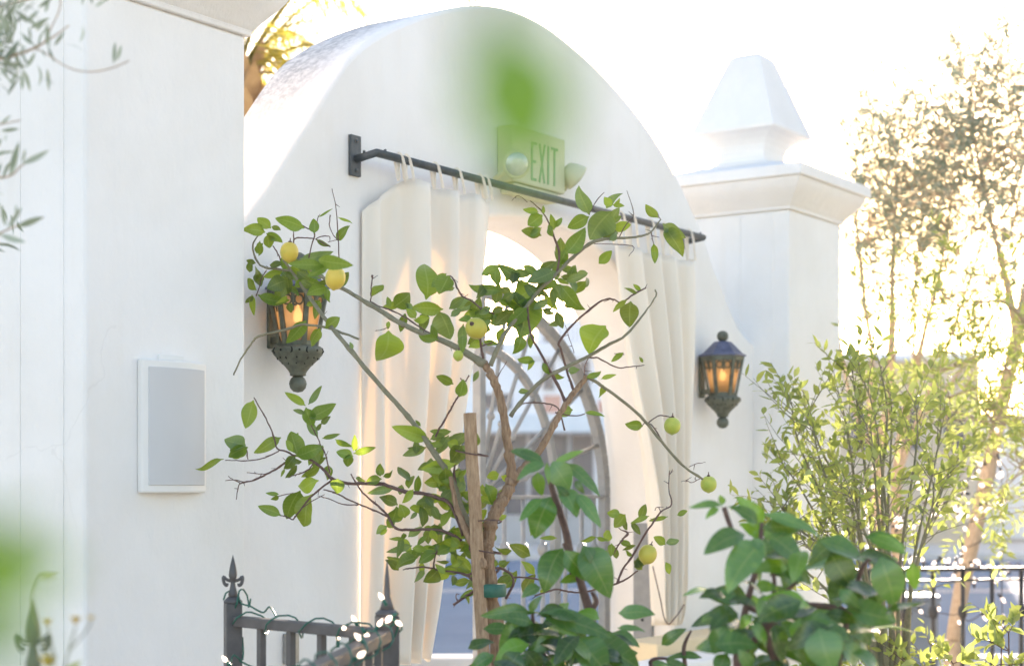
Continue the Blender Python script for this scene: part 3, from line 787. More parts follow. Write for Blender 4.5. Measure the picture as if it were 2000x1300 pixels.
# ================================================================== parked car across the street (dark, blurred by distance)
# bin behind the right railing
BINM = mat_noise('blue_grey_bin', (.10, .14, .19), (.15, .20, .26), 5, .5, .1)
Zb = 11.5; a = P(1786, 1165, Zb); b = P(1834, 1240, Zb); sx = (b-a).dot(RT)
c = P(1810, 950, Zb); ztop = P(1810, 1163, Zb).z
t = thing('utility_box', 'blue-grey utility box on the pavement behind the black railing', 'utility box', (c.x, c.y, 0))
def orb(m, s0, s1, d0, d1, z0, z1):
    cc = [Vector((c.x, c.y, 0))+RT*s+AX*d+UP*z for z in (z0, z1) for d in (d0, d1) for s in (s0, s1)]
    i = [m.vert(p) for p in cc]
    for q in ((0,2,3,1),(4,5,7,6),(0,1,5,4),(1,3,7,5),(3,2,6,7),(2,0,4,6)): m.face([i[k] for k in q])
m = MB(); orb(m, -sx*.5-.12, sx*.5, 0, .35, -.01, ztop-.04); m.build('body', BINM, t, False, .01, 2)
m = MB(); orb(m, -sx*.5-.135, sx*.5+.015, -.015, .37, ztop-.038, ztop); m.build('lid', BINM, t, False, .008, 2)
m = MB(); orb(m, -sx*.5-.09, sx*.5-.03, -.012, -.0005, .1, ztop-.08); m.build('door', BINM, t, False, .004, 1)
# ================================================================== lemon tree
rng = random.Random(11)
def ZT(px, py):
    up = 4.75+max(0., 950-px)*.0013+max(0., px-950)*.0006
    lo = 4.72+max(0., 950-px)*.0005+max(0., px-950)*.0006
    k = min(1., max(0., (py-595)/60.)); return up*(1-k)+lo*k
def PT(px, py, dz=0.): return P(px, py, ZT(px, py)+dz)
def pxtube(m, pts, dz=0., k=4, n=8, jit=.0, zf=ZT, rs=.9, m_i=0):
    raw = []
    for q in pts:
        x, y, r = q[:3]; Z = zf(x, y)+dz; p = P(x, y, Z); raw.append((p.x, p.y, p.z, r/F*Z*rs))
    cc = catmull(raw, k)
    pp = [Vector(c[:3])+Vector((rng.gauss(0, jit), rng.gauss(0, jit), rng.gauss(0, jit))) for c in cc]
    rr = [max(.0006, c[3]*(1+rng.uniform(-.09, .09)+(.22 if rng.random() < .10 else 0))) for c in cc]
    m.tube(pp, rr, n, m_i); return pp, rr
tb = P(975, 1300, 4.78)
lt = thing('lemon_tree', 'young lemon tree with yellow fruit and bare twigs in front of the archway', 'tree', (tb.x, tb.y, 0))
m = MB()
trunk = [(985, 1900, 24), (980, 1500, 19), (975, 1330, 17), (966, 1200, 15), (952, 1090, 14), (960, 1020, 13.5), (985, 970, 13), (1001, 935, 11.5)]
pxtube(m, trunk, 0, 9, 12, .0016)
pxtube(m, [(1001, 938, 11), (994, 880, 9.5), (982, 800, 8.6), (966, 745, 8.6), (945, 708, 8)], 0, 9, 10, .0012)
pxtube(m, [(1000, 940, 10.5), (1030, 905, 8.6), (1050, 885, 7.8), (1076, 840, 7), (1100, 797, 6.5), (1122, 765, 6), (1146, 735, 5)], 0, 8, 9, .001)
pxtube(m, [(945, 1110, 10), (930, 1075, 9), (912, 1040, 8), (900, 1010, 7), (890, 985, 6), (880, 930, 4)], -.05, 5, 8, .0006)
m.build('trunk', BARK, lt, True, leafy=True)
m = MB()
G = [  # grey-green limbs
 [(947, 712, 8.5), (880, 672, 6.5), (800, 640, 5.5), (740, 605, 5), (690, 575, 4.5), (650, 553, 4), (620, 535, 3.2), (585, 512, 2.5)],
 [(948, 1112, 9), (930, 1060, 8.5), (900, 990, 8), (880, 930, 7.5), (850, 887, 6.5), (822, 845, 6), (790, 805, 5.5), (742, 752, 5.2), (690, 690, 5), (650, 642, 4.5), (608, 585, 4), (572, 532, 3.2), (553, 508, 2.2)],
 [(570, 528, 2.5), (545, 526, 2.5), (512, 520, 2.2), (497, 500, 2), (494, 478, 1.8), (505, 458, 1.5)],
 [(700, 662, 2.5), (644, 641, 2.6), (600, 634, 2.6), (583, 635, 2.8), (545, 647, 2.6), (506, 656, 2.6), (490, 672, 2.3), (470, 702, 2.0), (456, 732, 1.6)],
 [(997, 812, 4.5), (1030, 770, 4.5), (1065, 738, 4.5), (1110, 715, 4.5), (1150, 695, 4), (1190, 672, 3.5), (1222, 654, 3), (1260, 610, 2), (1281, 578, 1.5), (1279, 566, 1.8)],
 [(958, 714, 6), (975, 672, 5), (1000, 632, 4.6), (1030, 597, 4.4), (1052, 568, 4.2), (1087, 535, 4), (1118, 503, 4), (1156, 474, 3.8), (1190, 466, 3), (1235, 464, 2.6), (1262, 458, 2.2), (1275, 449, 1.9), (1291, 428, 1.5)],
 [(1145, 737, 5), (1160, 743, 3.5), (1200, 770, 3.3), (1250, 812, 3.2), (1292, 862, 3), (1332, 907, 2.6), (1368, 932, 2.4), (1383, 941, 2)],
]
def spurs(m, g):          # thorns and short spurs
    for q, q2 in zip(g, g[1:]):
        if rng.random() < .55:
            t_ = rng.random(); x = q[0]+(q2[0]-q[0])*t_; y = q[1]+(q2[1]-q[1])*t_
            a = PT(x, y); d = Vector((rng.gauss(0, 1), rng.gauss(0, 1), rng.gauss(0, 1))).normalized(); l = rng.uniform(.008, .022)
            m.tube([a, a+d*l], [.0014, .0006], 5)
for g in G:
    m = MB(); pxtube(m, g, 0, 5, 8, .0005); spurs(m, g); m.build('limb', BARKG, lt, True)
Bt = [
 [(1088, 537, 3), (1092, 492, 2.8), (1083, 465, 2.6), (1075, 440, 2), (1056, 410, 1.6), (1036, 392, 1.2)],
 [(1106, 790, 4.5), (1096, 765, 3.8), (1080, 735, 3.8), (1057, 692, 3.2), (1036, 650, 2.8), (1030, 600, 2.4)],
 [(1120, 762, 3), (1106, 720, 2.8), (1096, 682, 2.6), (1092, 668, 2.8), (1120, 632, 2.4), (1150, 606, 2.2), (1176, 587, 2), (1196, 584, 2), (1214, 590, 1.6), (1240, 573, 2), (1262, 562, 1.4)],
 [(750, 945, 4.2), (715, 944, 4), (684, 944, 3.8), (665, 940, 3.8), (648, 934, 3.8), (630, 915, 3.4), (611, 900, 3), (592, 892, 2.6), (575, 889, 2.4), (555, 880, 2), (541, 875, 1.8), (534, 850, 1.7), (523, 824, 1.5), (508, 797, 1.3), (496, 776, 1.1)],
 [(905, 1045, 4.5), (880, 985, 4.2), (850, 970, 4), (826, 963, 4), (792, 960, 4), (750, 945, 4.2)],
 [(577, 889, 2.5), (545, 912, 2.4), (520, 925, 2.2), (497, 937, 2), (478, 941, 1.6), (466, 948, 1.4), (462, 975, .9)],
 [(478, 941, 1.4), (460, 937, 1.1), (440, 938, .8)], [(470, 943, 1.2), (452, 934, .8), (446, 929, .7)],
 [(520, 925, 1.2), (500, 924, 1), (482, 922, .8)],
 [(545, 880, 1.5), (518, 893, 1.4), (495, 898, 1.3), (470, 899, 1.2), (440, 898, 1.0)],
 [(484, 896, 1.2), (482, 878, 1)],
 [(613, 903, 1.6), (600, 918, 1.6), (580, 926, 1.3), (563, 932, .9)],
 [(645, 922, 1.8), (640, 905, 1.7), (636, 888, 1.6), (626, 866, 1.5), (617, 848, 1.4), (608, 830, 1.3)],
 [(650, 936, 2.4), (628, 952, 2.4), (605, 972, 2.3), (586, 996, 2), (572, 1015, 1.6)], [(572, 1014, 1.5), (558, 1008, 1.3), (546, 1006, 1)],
 [(592, 990, 1.3), (610, 978, 1.1), (634, 965, .9)],
 [(573, 962, 1), (548, 967, 1.2), (540, 972, 1)],
 [(900, 1056, 4.5), (887, 1046, 4), (863, 1036, 3.8), (831, 1033, 3.6), (800, 1034, 3.4), (773, 1031, 3), (757, 1006, 2.6), (738, 987, 2.3), (708, 961, 2), (694, 940, 1.6), (685, 925, 1.3)],
 [(757, 1008, 2), (735, 998, 1.9), (708, 987, 1.8), (682, 976, 1.7), (655, 962, 1.6), (632, 955, 1.4)], [(700, 985, 1.4), (668, 984, 1.3), (640, 972, 1.1), (622, 969, .9)],
 [(925, 1085, 6), (918, 1055, 6), (905, 1025, 5.6), (893, 990, 5.4), (892, 960, 4.4), (887, 925, 3), (889, 905, 2)],
 [(932, 1140, 4), (908, 1121, 3), (867, 1114, 2.6), (826, 1107, 2.2), (800, 1109, 1.6), (787, 1112, 1)],
 [(847, 1110, 2.4), (848, 1095, 2), (853, 1076, 1.6), (858, 1085, .8)],
 [(975, 1110, 3), (956, 1131, 3.4), (934, 1146, 3.3), (917, 1159, 3.2), (900, 1170, 3), (886, 1180, 2.6)], [(894, 1173, 2), (891, 1165, 1.2), (892, 1158, .8)],
 [(912, 1122, 3), (925, 1118, 3), (938, 1112, 3), (960, 1109, 3), (977, 1109, 3), (990, 1115, 2.8), (1000, 1123, 2.8), (1003, 1138, 3), (998, 1150, 3), (988, 1168, 3.4)],
 [(950, 1118, 2.6), (968, 1140, 2.6), (985, 1162, 2.4)], [(1003, 1127, 2), (1028, 1127, 2), (1056, 1132, 1.8), (1080, 1140, 1.4)],
 [(1045, 1163, 2), (1065, 1156, 2), (1089, 1150, 2.2), (1110, 1154, 2.2), (1135, 1156, 2.2), (1172, 1148, 2.2), (1206, 1138, 2.2), (1226, 1128, 2), (1245, 1114, 1.6)],
 [(1206, 1138, 2.6), (1214, 1115, 2.6), (1230, 1092, 2.5), (1244, 1070, 2.5), (1258, 1045, 2.4), (1277, 1018, 2.2), (1291, 999, 2), (1312, 984, 1.5), (1306, 955, 1.2), (1308, 918, .9)],
 [(1308, 926, .9), (1314, 916, .7)], [(1291, 999, 1.2), (1285, 989, 1), (1279, 996, .8)],
 [(1197, 1082, 1.8), (1207, 1065, 1.8), (1217, 1052, 2), (1226, 1040, 2.6), (1213, 1034, 1.2), (1208, 1030, .8)],
 [(850, 853, 2.3), (862, 830, 2.3), (878, 803, 2.4), (886, 788, 2.3), (895, 773, 2), (908, 746, 1.5), (916, 733, 1.6)], [(905, 745, 1.2), (899, 738, 1.2)],
 [(878, 538, 1.6), (886, 545, 1.7), (893, 562, 1.8), (903, 578, 2), (918, 586, 2), (932, 596, 2.1), (945, 605, 2.2), (965, 612, 2)],
 [(724, 590, 1.6), (725, 568, 1.4), (727, 541, 1.4)], [(727, 544, 2.2), (727, 538, 2.2)],
 [(724, 590, 1.6), (745, 600, 1.6), (765, 606, 1.6), (795, 622, 1.6), (830, 645, 1.6), (866, 662, 1.4)],
 [(944, 700, 3), (940, 680, 3), (938, 659, 2.6)], [(940, 676, 1.6), (952, 672, 1.4), (962, 668, 1)],
 [(760, 639, .9), (745, 644, .9), (733, 646, .7)], [(835, 654, .9), (800, 640, 1), (782, 638, .8)],
 [(603, 505, 1.2), (608, 482, 1.5), (614, 462, 1.7), (612, 452, 1.5), (598, 445, 1.4), (590, 440, 1)], [(615, 466, 1.5), (600, 465, 1.4), (582, 464, 1.4), (574, 469, 1.6), (573, 480, 1.6)], [(574, 470, 1.4), (573, 452, 1.2)],
 [(617, 467, 1.3), (630, 474, 1.2), (645, 482, 1)], [(616, 467, 1.2), (628, 462, 1.1), (642, 461, 1), (645, 468, .8)], [(614, 460, 1), (620, 430, 1), (622, 422, .8)],
 [(548, 508, 1.6), (540, 490, 1.5), (533, 480, 1.3)], [(500, 578, 1.3), (506, 562, 1.3), (510, 545, 1.2), (520, 528, 1.2)],
 [(662, 510, 1.4), (661, 470, 1.4), (657, 410, 1.2), (648, 368, .8)], [(660, 470, 1), (644, 445, 1), (645, 420, 1.4)], [(640, 473, .8), (660, 468, .8)],
 [(1219, 692, 1), (1200, 690, .8)], [(1142, 698, 2.2), (1165, 698, 1.8), (1180, 705, 1.6), (1205, 717, 1.4), (1230, 716, 1.2), (1258, 713, 1)],
 [(1103, 840, 2), (1090, 797, 1.6), (1068, 788, 1.6), (1048, 786, 1.6), (1025, 787, 1.5), (1005, 795, 1.5)],
 [(1085, 805, 1.4), (1120, 812, 1.3), (1142, 808, 1.2)], [(1292, 858, 1.6), (1275, 832, 1.3), (1262, 825, 1.3), (1255, 830, 1)], [(1265, 826, 1.3), (1285, 812, 1.4), (1300, 812, 1.3), (1310, 814, 1)],
 [(1345, 912, .8), (1360, 905, .7), (1378, 902, .5)], [(1369, 933, .8), (1352, 942, .9), (1340, 938, .7), (1330, 940, .5)],
 [(1150, 695, 1.3), (1143, 715, 1.2), (1140, 740, 1.6)], [(1122, 690, .8), (1112, 660, .8), (1104, 635, .7)],
 [(1000, 815, 1), (1014, 790, .8)], [(966, 745, 1.2), (980, 722, 1), (990, 705, .7)], [(1208, 466, 1.2), (1222, 440, 1.1), (1238, 418, .9), (1224, 372, .6)], [(1150, 420, 1), (1165, 392, 1.2), (1180, 375, .8)],
 [(1272, 452, 1.2), (1274, 465, 1), (1277, 476, .9)], [(1160, 476, .8), (1235, 480, .8), (1228, 500, .7)], [(1290, 430, 1), (1285, 418, 1)], [(1030, 395, .8), (1012, 382, .6), (1000, 392, .6)],
]
for g in Bt:
    m = MB(); pxtube(m, g, 0, 4, 6, .0005); spurs(m, g); m.build('twig', TWIG, lt, True)
LV = """518 454 474 445 .55 1|530 446 503 425 .55 1|523 457 527 485 .8 1|595 445 535 428 .42 0|530 442 549 449 .5 2|520 455 548 470 .5 0|508 470 508 501 .4 0|614 456 612 427 .7 0
621 424 650 408 .12 0|657 469 686 442 .4 0|660 424 690 436 .15 1|617 468 645 482 .3 2|500 514 478 508 .4 2|553 518 525 518 .5 2|512 534 500 549 .8 2|502 567 484 543 .5 1|560 548 520 560 .75 2
503 576 560 590 .35 0|492 575 495 614 .3 1|495 578 480 592 .5 2|585 505 650 500 .3 3|580 530 605 550 .5 2|640 560 598 572 .5 0|640 562 641 592 .4 0|565 590 568 612 .6 2|625 585 612 622 .4 0
634 640 664 620 .6 1|598 625 566 672 .45 0|625 640 606 676 .5 1|690 681 682 668 .5 3|726 580 750 556 .5 1|763 599 755 579 .5 0|768 600 799 571 .75 0|831 585 835 504 .55 1|878 538 858 576 .75 0|872 534 842 560 .6 0
888 562 869 567 .5 3|923 588 907 598 .35 2|980 570 915 562 .3 0|1013 552 984 507 .5 0|866 603 805 600 .42 1|812 622 795 600 .6 1|840 620 806 627 .4 1|858 606 877 663 .75 3|880 618 901 605 .5 3|922 630 896 624 .6 0
905 632 902 690 .3 3|857 663 816 657 .4 0|850 664 842 634 .45 0|758 645 748 710 .86 1|760 627 757 643 .5 1|1020 655 1008 691 .6 0|1150 419 1128 364 .44 3|1151 423 1108 445 .5 0|1104 496 1148 449 .5 0|1195 412 1150 466 .75 3
1196 402 1177 386 .6 1|1196 400 1220 401 .4 1|1200 402 1212 388 .4 1|1190 470 1209 455 .5 3|1286 426 1255 398 .38 1|1294 437 1336 466 .5 3|1299 444 1334 500 .42 1|1277 475 1279 515 .38 0|1052 415 1021 408 .4 1
1060 420 1031 440 .75 0|1058 460 1021 452 .55 2|1062 418 1060 401 .4 1|1082 450 1077 417 .35 1|1085 445 1098 425 .5 0|1080 463 1071 438 .5 0|1058 445 1034 462 .6 0|1089 517 1110 487 .6 0|1090 540 1086 500 .5 0|1050 533 1022 519 .65 0
1085 530 1029 551 .5 3|1075 540 1048 572 .65 2|1095 540 1121 543 .42 2|1092 555 1142 607 .38 0|1045 560 998 592 .75 1|1040 578 1018 660 .62 0|1028 600 1000 640 .6 0|1070 585 1042 603 .5 3|1060 610 1084 613 .35 2
1080 560 1075 597 .5 3|1245 572 1221 562 .25 2|1252 568 1237 554 .42 0|1232 588 1228 639 .72 2|1225 585 1199 608 .3 1|1184 636 1151 692 .85 1|1218 688 1193 706 .34 0|1256 708 1249 696 .4 0|1045 706 1011 700 .42 0
1040 700 1032 722 .42 1|1037 648 1037 680 .4 0|1060 708 1073 732 .4 0|1075 730 1102 738 .42 0|1109 724 1133 722 .65 3|1145 738 1176 727 .35 0|1174 740 1202 727 .3 1|1178 751 1176 779 .5 1|1012 765 1036 765 .45 3
1119 800 1087 805 .65 3|1142 806 1181 806 .22 0|1256 832 1221 828 .52 0|496 781 480 836 .55 1|480 871 437 852 .6 3|480 868 449 880 .7 2|484 872 446 892 .6 0|478 885 454 894 .5 1|437 896 381 919 .2 1|549 854 497 884 .36 1
597 792 556 765 .3 1|602 790 629 753 .26 3|603 818 656 785 .42 0|597 795 609 834 .6 0|597 806 572 800 .36 3|627 828 643 813 .5 2|618 841 628 826 .45 2|580 889 569 841 .72 0|577 890 632 872 .45 0|573 882 559 859 .45 1
577 890 554 915 .62 2|556 914 549 931 .3 1|629 856 665 847 .26 0|655 857 684 879 .32 0|690 891 655 879 .5 0|682 886 679 914 .65 0|690 880 694 849 .36 1|623 938 578 959 .5 1|586 957 559 1012 .62 0|612 964 593 1027 .52 1
549 1006 503 985 .36 0|545 965 519 962 .3 0|545 968 529 976 .6 0|660 934 657 964 .85 0|596 926 602 933 .5 2|886 750 852 734 .5 0|897 775 906 741 .62 0|838 856 767 833 .36 1|822 832 811 820 .4 0|833 873 786 889 .36 3
840 858 869 852 .5 2|876 849 857 890 .42 3|896 871 874 864 .9 1|902 870 878 902 .8 2|914 871 927 840 .9 2|890 905 819 916 .36 1|868 910 843 946 .8 1|870 912 872 952 .62 1|690 885 734 875 .3 0|695 881 693 851 .32 0
742 930 742 905 .62 0|748 930 769 922 .5 0|746 935 712 941 .52 0|715 938 694 932 .5 3|769 954 717 961 .3 3|975 925 951 931 .72 1|905 940 894 962 .72 3|777 986 741 967 .52 2|764 1021 776 988 .85 0|791 1011 783 984 .85 1
808 955 787 983 .42 1|768 1031 757 1011 .72 1|757 1033 741 1044 .42 1|850 975 814 984 .62 3|845 985 858 1017 .46 3|860 975 886 954 .52 3|870 975 919 986 .42 3|815 1000 801 1013 .42 3|788 1040 788 1053 .8 0|787 1053 761 1051 .3 1
805 1065 755 1077 .26 3|805 1070 839 1070 .42 1|816 1089 771 1106 .55 0|853 1077 817 1099 .52 0|896 1071 867 1054 .75 1|900 1066 879 1049 .7 1|880 1067 852 1079 .62 0|855 1111 829 1137 .8 2|842 1034 851 1056 .72 1|896 1118 861 1112 .36 1
921 1116 894 1084 .52 1|975 1101 939 1094 .62 3|975 1106 989 1094 .72 0|950 970 944 944 .6 1|948 944 964 986 .52 0|930 1156 899 1158 .42 0|950 1144 921 1161 .52 0|1222 1004 1197 1027 .75 1|1212 1004 1185 1001 .62 0
1268 1007 1231 1021 .26 0|1305 1008 1267 1016 .22 0|1322 1005 1345 997 .42 0|1300 1063 1277 1047 .62 1|1300 1060 1327 1053 .52 3|1180 1056 1193 1034 .72 1|1165 1048 1135 1059 .3 0|1165 1048 1189 1059 .32 0|1088 1050 1054 1050 .26 0
1195 1060 1193 1086 .52 0|1265 1086 1239 1106 .62 2|1234 1086 1221 1074 .52 0|1255 1112 1238 1092 .6 2|1020 640 1004 622 .5 2|985 600 960 612 .5 2|975 585 1000 596 .5 0|1005 570 978 590 .5 3|960 600 935 612 .5 3|998 612 965 632 .55 2|1022 545 1008 562 .5 3
930 1090 908 1072 .6 1|915 1062 900 1080 .6 0|905 1095 880 1105 .5 1|870 1120 850 1100 .4 1|840 965 822 978 .5 0|832 968 846 990 .5 2|895 930 912 918 .5 0|880 945 862 930 .6 1|905 985 925 1000 .5 0|888 990 872 1008 .4 2|612 560 585 548 .5 2|575 560 600 545 .5 0|640 548 618 556 .5 2|560 535 580 548 .4 2|598 596 622 588 .4 1"""
m = MB(); m2 = MB()
for ln in LV.replace('\n', '|').split('|'):
    if not ln.strip(): continue
    bx, by, tx, ty, w, c = [float(k) for k in ln.split()]
    L = math.hypot(tx-bx, ty-by)
    dz = rng.uniform(-.035, .035); dt = rng.uniform(-.35, .35)*L/F*4.8
    a = P(bx, by, ZT(bx, by)+dz); b = P(tx, ty, ZT(bx, by)+dz+dt)
    big = w > .45
    m.leaf(a, b, w*1.12, (CAMP-a).normalized(), rng.uniform(-.6, .6) if big else rng.uniform(-.3, .3), rng.uniform(-.16, .2), rng.uniform(.12, .65), (min(1, max(0, c/3.+rng.uniform(-.1, .1))), rng.random(), 0), 12, rng.uniform(.7, 1.3), .07, rng.uniform(-.1, .42), rng.uniform(-1., 1.), rng.uniform(.004, .022))
# two nearer, softer leaves over the fruit
for bx, by, tx, ty, w in ((630, 520, 563, 515, .28), (622, 506, 690, 519, .32), (640, 521, 600, 540, .3), (905, 655, 903, 690, .32)):
    a = P(bx, by, 4.35); b = P(tx, ty, 4.3)
    m.leaf(a, b, w*1.15, (CAMP-a).normalized(), .2, .06, .2, (.02, .5, 0), 8)
# fill: small leaves inside the dense parts
for (cx, cy, sx, sy, n) in ((1010, 590, 42, 32, 34), (575, 540, 42, 24, 30), (870, 950, 40, 40, 34), (895, 1085, 45, 35, 40), (815, 1060, 35, 25, 18), (930, 980, 30, 50, 16), (1000, 1110, 40, 30, 14), (1220, 1080, 30, 40, 8), (1075, 545, 25, 20, 10), (590, 890, 30, 20, 6), (830, 610, 25, 15, 6), (1180, 440, 18, 22, 8), (1110, 560, 30, 30, 10), (960, 650, 40, 25, 10), (870, 870, 30, 25, 10), (640, 880, 30, 20, 6)):
    for _ in range(n):
        x = rng.gauss(cx, sx); y = rng.gauss(cy, sy); an = rng.uniform(0, 6.28); l = rng.uniform(20, 44)
        if x < 484 and y < 640: continue
        dz = rng.uniform(.0, .12)
        a = P(x, y, ZT(x, y)+dz); b = P(x+l*math.cos(an), y+l*math.sin(an), ZT(x, y)+dz+rng.uniform(-.03, .03))
        m.leaf(a, b, rng.uniform(.4, .65), (CAMP-a).normalized(), rng.uniform(-.9, .9), rng.uniform(-.1, .12), rng.uniform(.1, .4), (rng.choice((0, .33, .67, .67, 1))+rng.uniform(-.05, .05), rng.random(), 0), 9, 1, .07, rng.uniform(-.1, .3), rng.uniform(-1, 1), .015)
m.build('foliage', LEAF, lt, True, leafy=True)
def lemon(px, py, rpx, mat, dz=0., axis=(.2, .1, -1), sq=1.08):
    Z = ZT(px, py)+dz; c = P(px, py, Z); r = rpx/F*Z; m = MB(); n = 14
    pr = []
    for k in range(n+1):
        a = math.pi*k/n; z = -math.cos(a)*sq; rr_ = math.sin(a)**.92
        pr.append((rr_*r, z*r))
    pr[-1] = (r*.05, r*(sq+.10)); pr.insert(-1, (r*.17, r*(sq+.035)))
    m.lathe(c, pr, 20, ax=axis)
    o = m.build('lemon', mat, lt, True)
    mm = MB(); ax = Vector(axis).normalized()
    mm.lathe(c-ax*r*sq, [(r*.22, .001), (r*.2, -.002), (.0018, -.004), (.0014, -.012)], 8, ax=ax); mm.build('stem', TWIG, o, True)
lemon(565, 492, 18, LEMON, -.04, (.1, .2, -1)); lemon(655, 543, 20, LEMON, -.25, (-.15, .1, -1), 1.15); lemon(930, 641, 21, LEMON, -.03, (.9, .2, -.3))
lemon(1313, 831, 16.5, UNRIPE, 0, (.1, .1, -1), 1.02); lemon(1384, 945, 16, UNRIPE, 0, (.2, .1, -1), 1.02); lemon(1265, 1082, 18, LEMON, 0, (-.3, .2, -.9)); lemon(895, 694, 10, UNRIPE, -.05, (.1, .2, -1)); 
# stake and ties
st = P(945, 1200, 4.70)
t = thing('garden_stake', 'sawn wooden stake tied beside the lemon tree trunk', 'stake', (P(962, 1950, 4.68).x, P(962, 1950, 4.68).y, 0))
def zst(x, y): return 4.68
m = MB()
a, b = P(917, 806, 4.68), P(985, 2002, 4.68); b = a+(b-a)*((a.z+.05)/(a.z-b.z))
d = (b-a); nn = 14; ww = 11.5/F*4.68
cc = [a+d*k/nn+RT*rng.gauss(0, .0012) for k in range(nn+1)]
for k in range(nn):
    pass
m.tube(cc, [ww*1.25*(1+rng.uniform(-.04, .04)) for _ in cc], 6)
m.build('stake_post', WOOD, t, False, .003, 2)
TIE = mat_noise('green_plant_tie', (.02, .10, .07), (.03, .15, .10), 40, .5, .1)
m = MB()
for (x, y) in ((955, 1152),):
    c = P(x+4, y, 4.71); m.lathe(c, [(.036, -.018), (.040, -.017), (.040, .017), (.036, .018)], 16, sx=1.2)
m.build('green_tie', TIE, t, True)
for (y, dy) in ((1020, 9), (1075, -14), (885, 5)):
    c = P(948 if y > 900 else 922, y, 4.70); pts = [c+RT*(.045*math.cos(k/12*6.283))+AX*(.04*math.sin(k/12*6.283))+UP*(.008*math.sin(k/12*6.283+dy)) for k in range(13)]
    m = MB(); m.tube(pts, .0022, 6); m.tube([pts[4], pts[4]+Vector((.03, -.02, -.02))], .0018, 5); m.build('wire_tie', TWIG, t, True)
# ================================================================== broad-leaved bushes in front
rng = random.Random(21)
def bush(name, label, Z0, leaves, stems, rand, foot, fz=None, matl=None, wr=1.1):
    f = P(*foot); t = thing(name, label, 'bush', (f.x, f.y, 0))
    m = MB()
    for s in stems:
        raw = [(*P(x, y, Z0+(q[0] if q else 0)), r/F*Z0) for x, y, r, *q in s]
        cc = catmull(raw, 5); m.tube([c[:3] for c in cc], [max(.001, c[3]) for c in cc], 8)
        if s[0][1] > 1250:      # run the stem to the ground
            a = Vector(raw[0][:3]); g = Vector((f.x+rng.gauss(0, .05), f.y+rng.gauss(0, .05), -.01)); mid = (a+g)/2+Vector((rng.gauss(0, .03), rng.gauss(0, .03), 0))
            m.tube([c for c in catmull([tuple(a), tuple(mid), tuple(g)], 5)], raw[0][3]*1.15, 8)
    m.build('stem', TWIG, t, True)
    m = MB()
    for ln in leaves.replace('\n', '|').split('|'):
        if not ln.strip(): continue
        q = [float(k) for k in ln.split()]; bx, by, tx, ty, w, c = q[:6]; dz = q[6] if len(q) > 6 else rng.uniform(-.12, .08)
        L = math.hypot(tx-bx, ty-by)/F*Z0
        a = P(bx, by, Z0+dz); b = P(tx, ty, Z0+dz+rng.uniform(-.4, .1)*L)
        m.leaf(a, b, w*wr, (CAMP-a).normalized()*.8+UP*.5, rng.uniform(-.3, .3), rng.uniform(.02, .16), rng.uniform(.08, .3), (min(1, max(0, c/3+rng.uniform(-.08, .08))), rng.random(), 0), 12, 1, .06, rng.uniform(.0, .3), rng.uniform(-.5, .5), .012)
    for (cx, cy, sx, sy, n, l0, l1, zs) in rand:
        for _ in range(n):
            x = rng.gauss(cx, sx); y = rng.gauss(cy, sy); dz = rng.uniform(-zs, zs); an = rng.uniform(-.6, math.pi+.6); l = rng.uniform(l0, l1)
            a = P(x, y, Z0+dz); b = P(x+l*math.cos(an), y+l*math.sin(an)*.7, Z0+dz+rng.uniform(-.5, .5)*l/F*Z0)
            m.leaf(a, b, rng.uniform(.45, .62), (CAMP-a).normalized()*.6+UP*.8, rng.uniform(-.6, .6), rng.uniform(.0, .16), rng.uniform(.08, .3), (rng.choice((0, .67, .67, .67, 1, .33)), rng.random(), 0), 11, 1, .06, rng.uniform(0, .3), rng.uniform(-.6, .6), .012)
    m.build('foliage', matl or BLEAF, t, True, leafy=True)
    return t
LB = """1062 905 1001 871 .34 3 -.05|1060 906 1003 874 .4 3 -.02|1064 906 1009 924 .42 3|1050 922 1055 967 .55 1|1068 903 1071 946 .26 1 -.1|1080 900 1112 957 .72 3 -.06|1103 904 1178 961 .3 3|1124 938 1139 962 .5 2|1080 905 1141 879 .2 1
1096 953 1126 1010 .6 3 -.05|1123 962 1179 1022 .36 3|1085 948 1120 982 .35 2|1076 970 1041 1050 .62 0 -.04|1060 974 1011 1012 .42 0|1100 1070 1062 1157 .6 0 -.05|1103 1074 1148 1134 .55 0|1138 1066 1192 1160 .6 3 -.08|1142 1066 1170 1110 .5 3 -.1|1141 1124 1094 1134 .42 1
1056 1146 1019 1161 .6 3|1038 1196 941 1199 .3 0 -.05|1034 1194 1056 1163 .4 3|1054 1197 1197 1242 .3 3 -.12|1058 1191 1112 1188 .5 2|1171 1209 1124 1193 .52 1|1032 1219 968 1277 .52 0|1041 1216 978 1203 .42 3|1150 1243 1252 1304 .5 3 -.1|1120 1248 1186 1318 .75 3 -.15
1100 1238 1036 1268 .5 0|965 1278 915 1306 .5 0|1015 1272 985 1320 .8 3|1208 1196 1279 1194 .42 3|1206 1226 1259 1224 .26 3|1292 1258 1336 1227 .42 3|1371 1284 1300 1276 .26 0|1300 1290 1345 1310 .4 3|1060 1215 1085 1240 .5 2|1030 1235 1010 1270 .5 0|1195 1235 1250 1262 .4 3|1110 1225 1150 1255 .5 2|1075 1255 1020 1290 .5 2"""
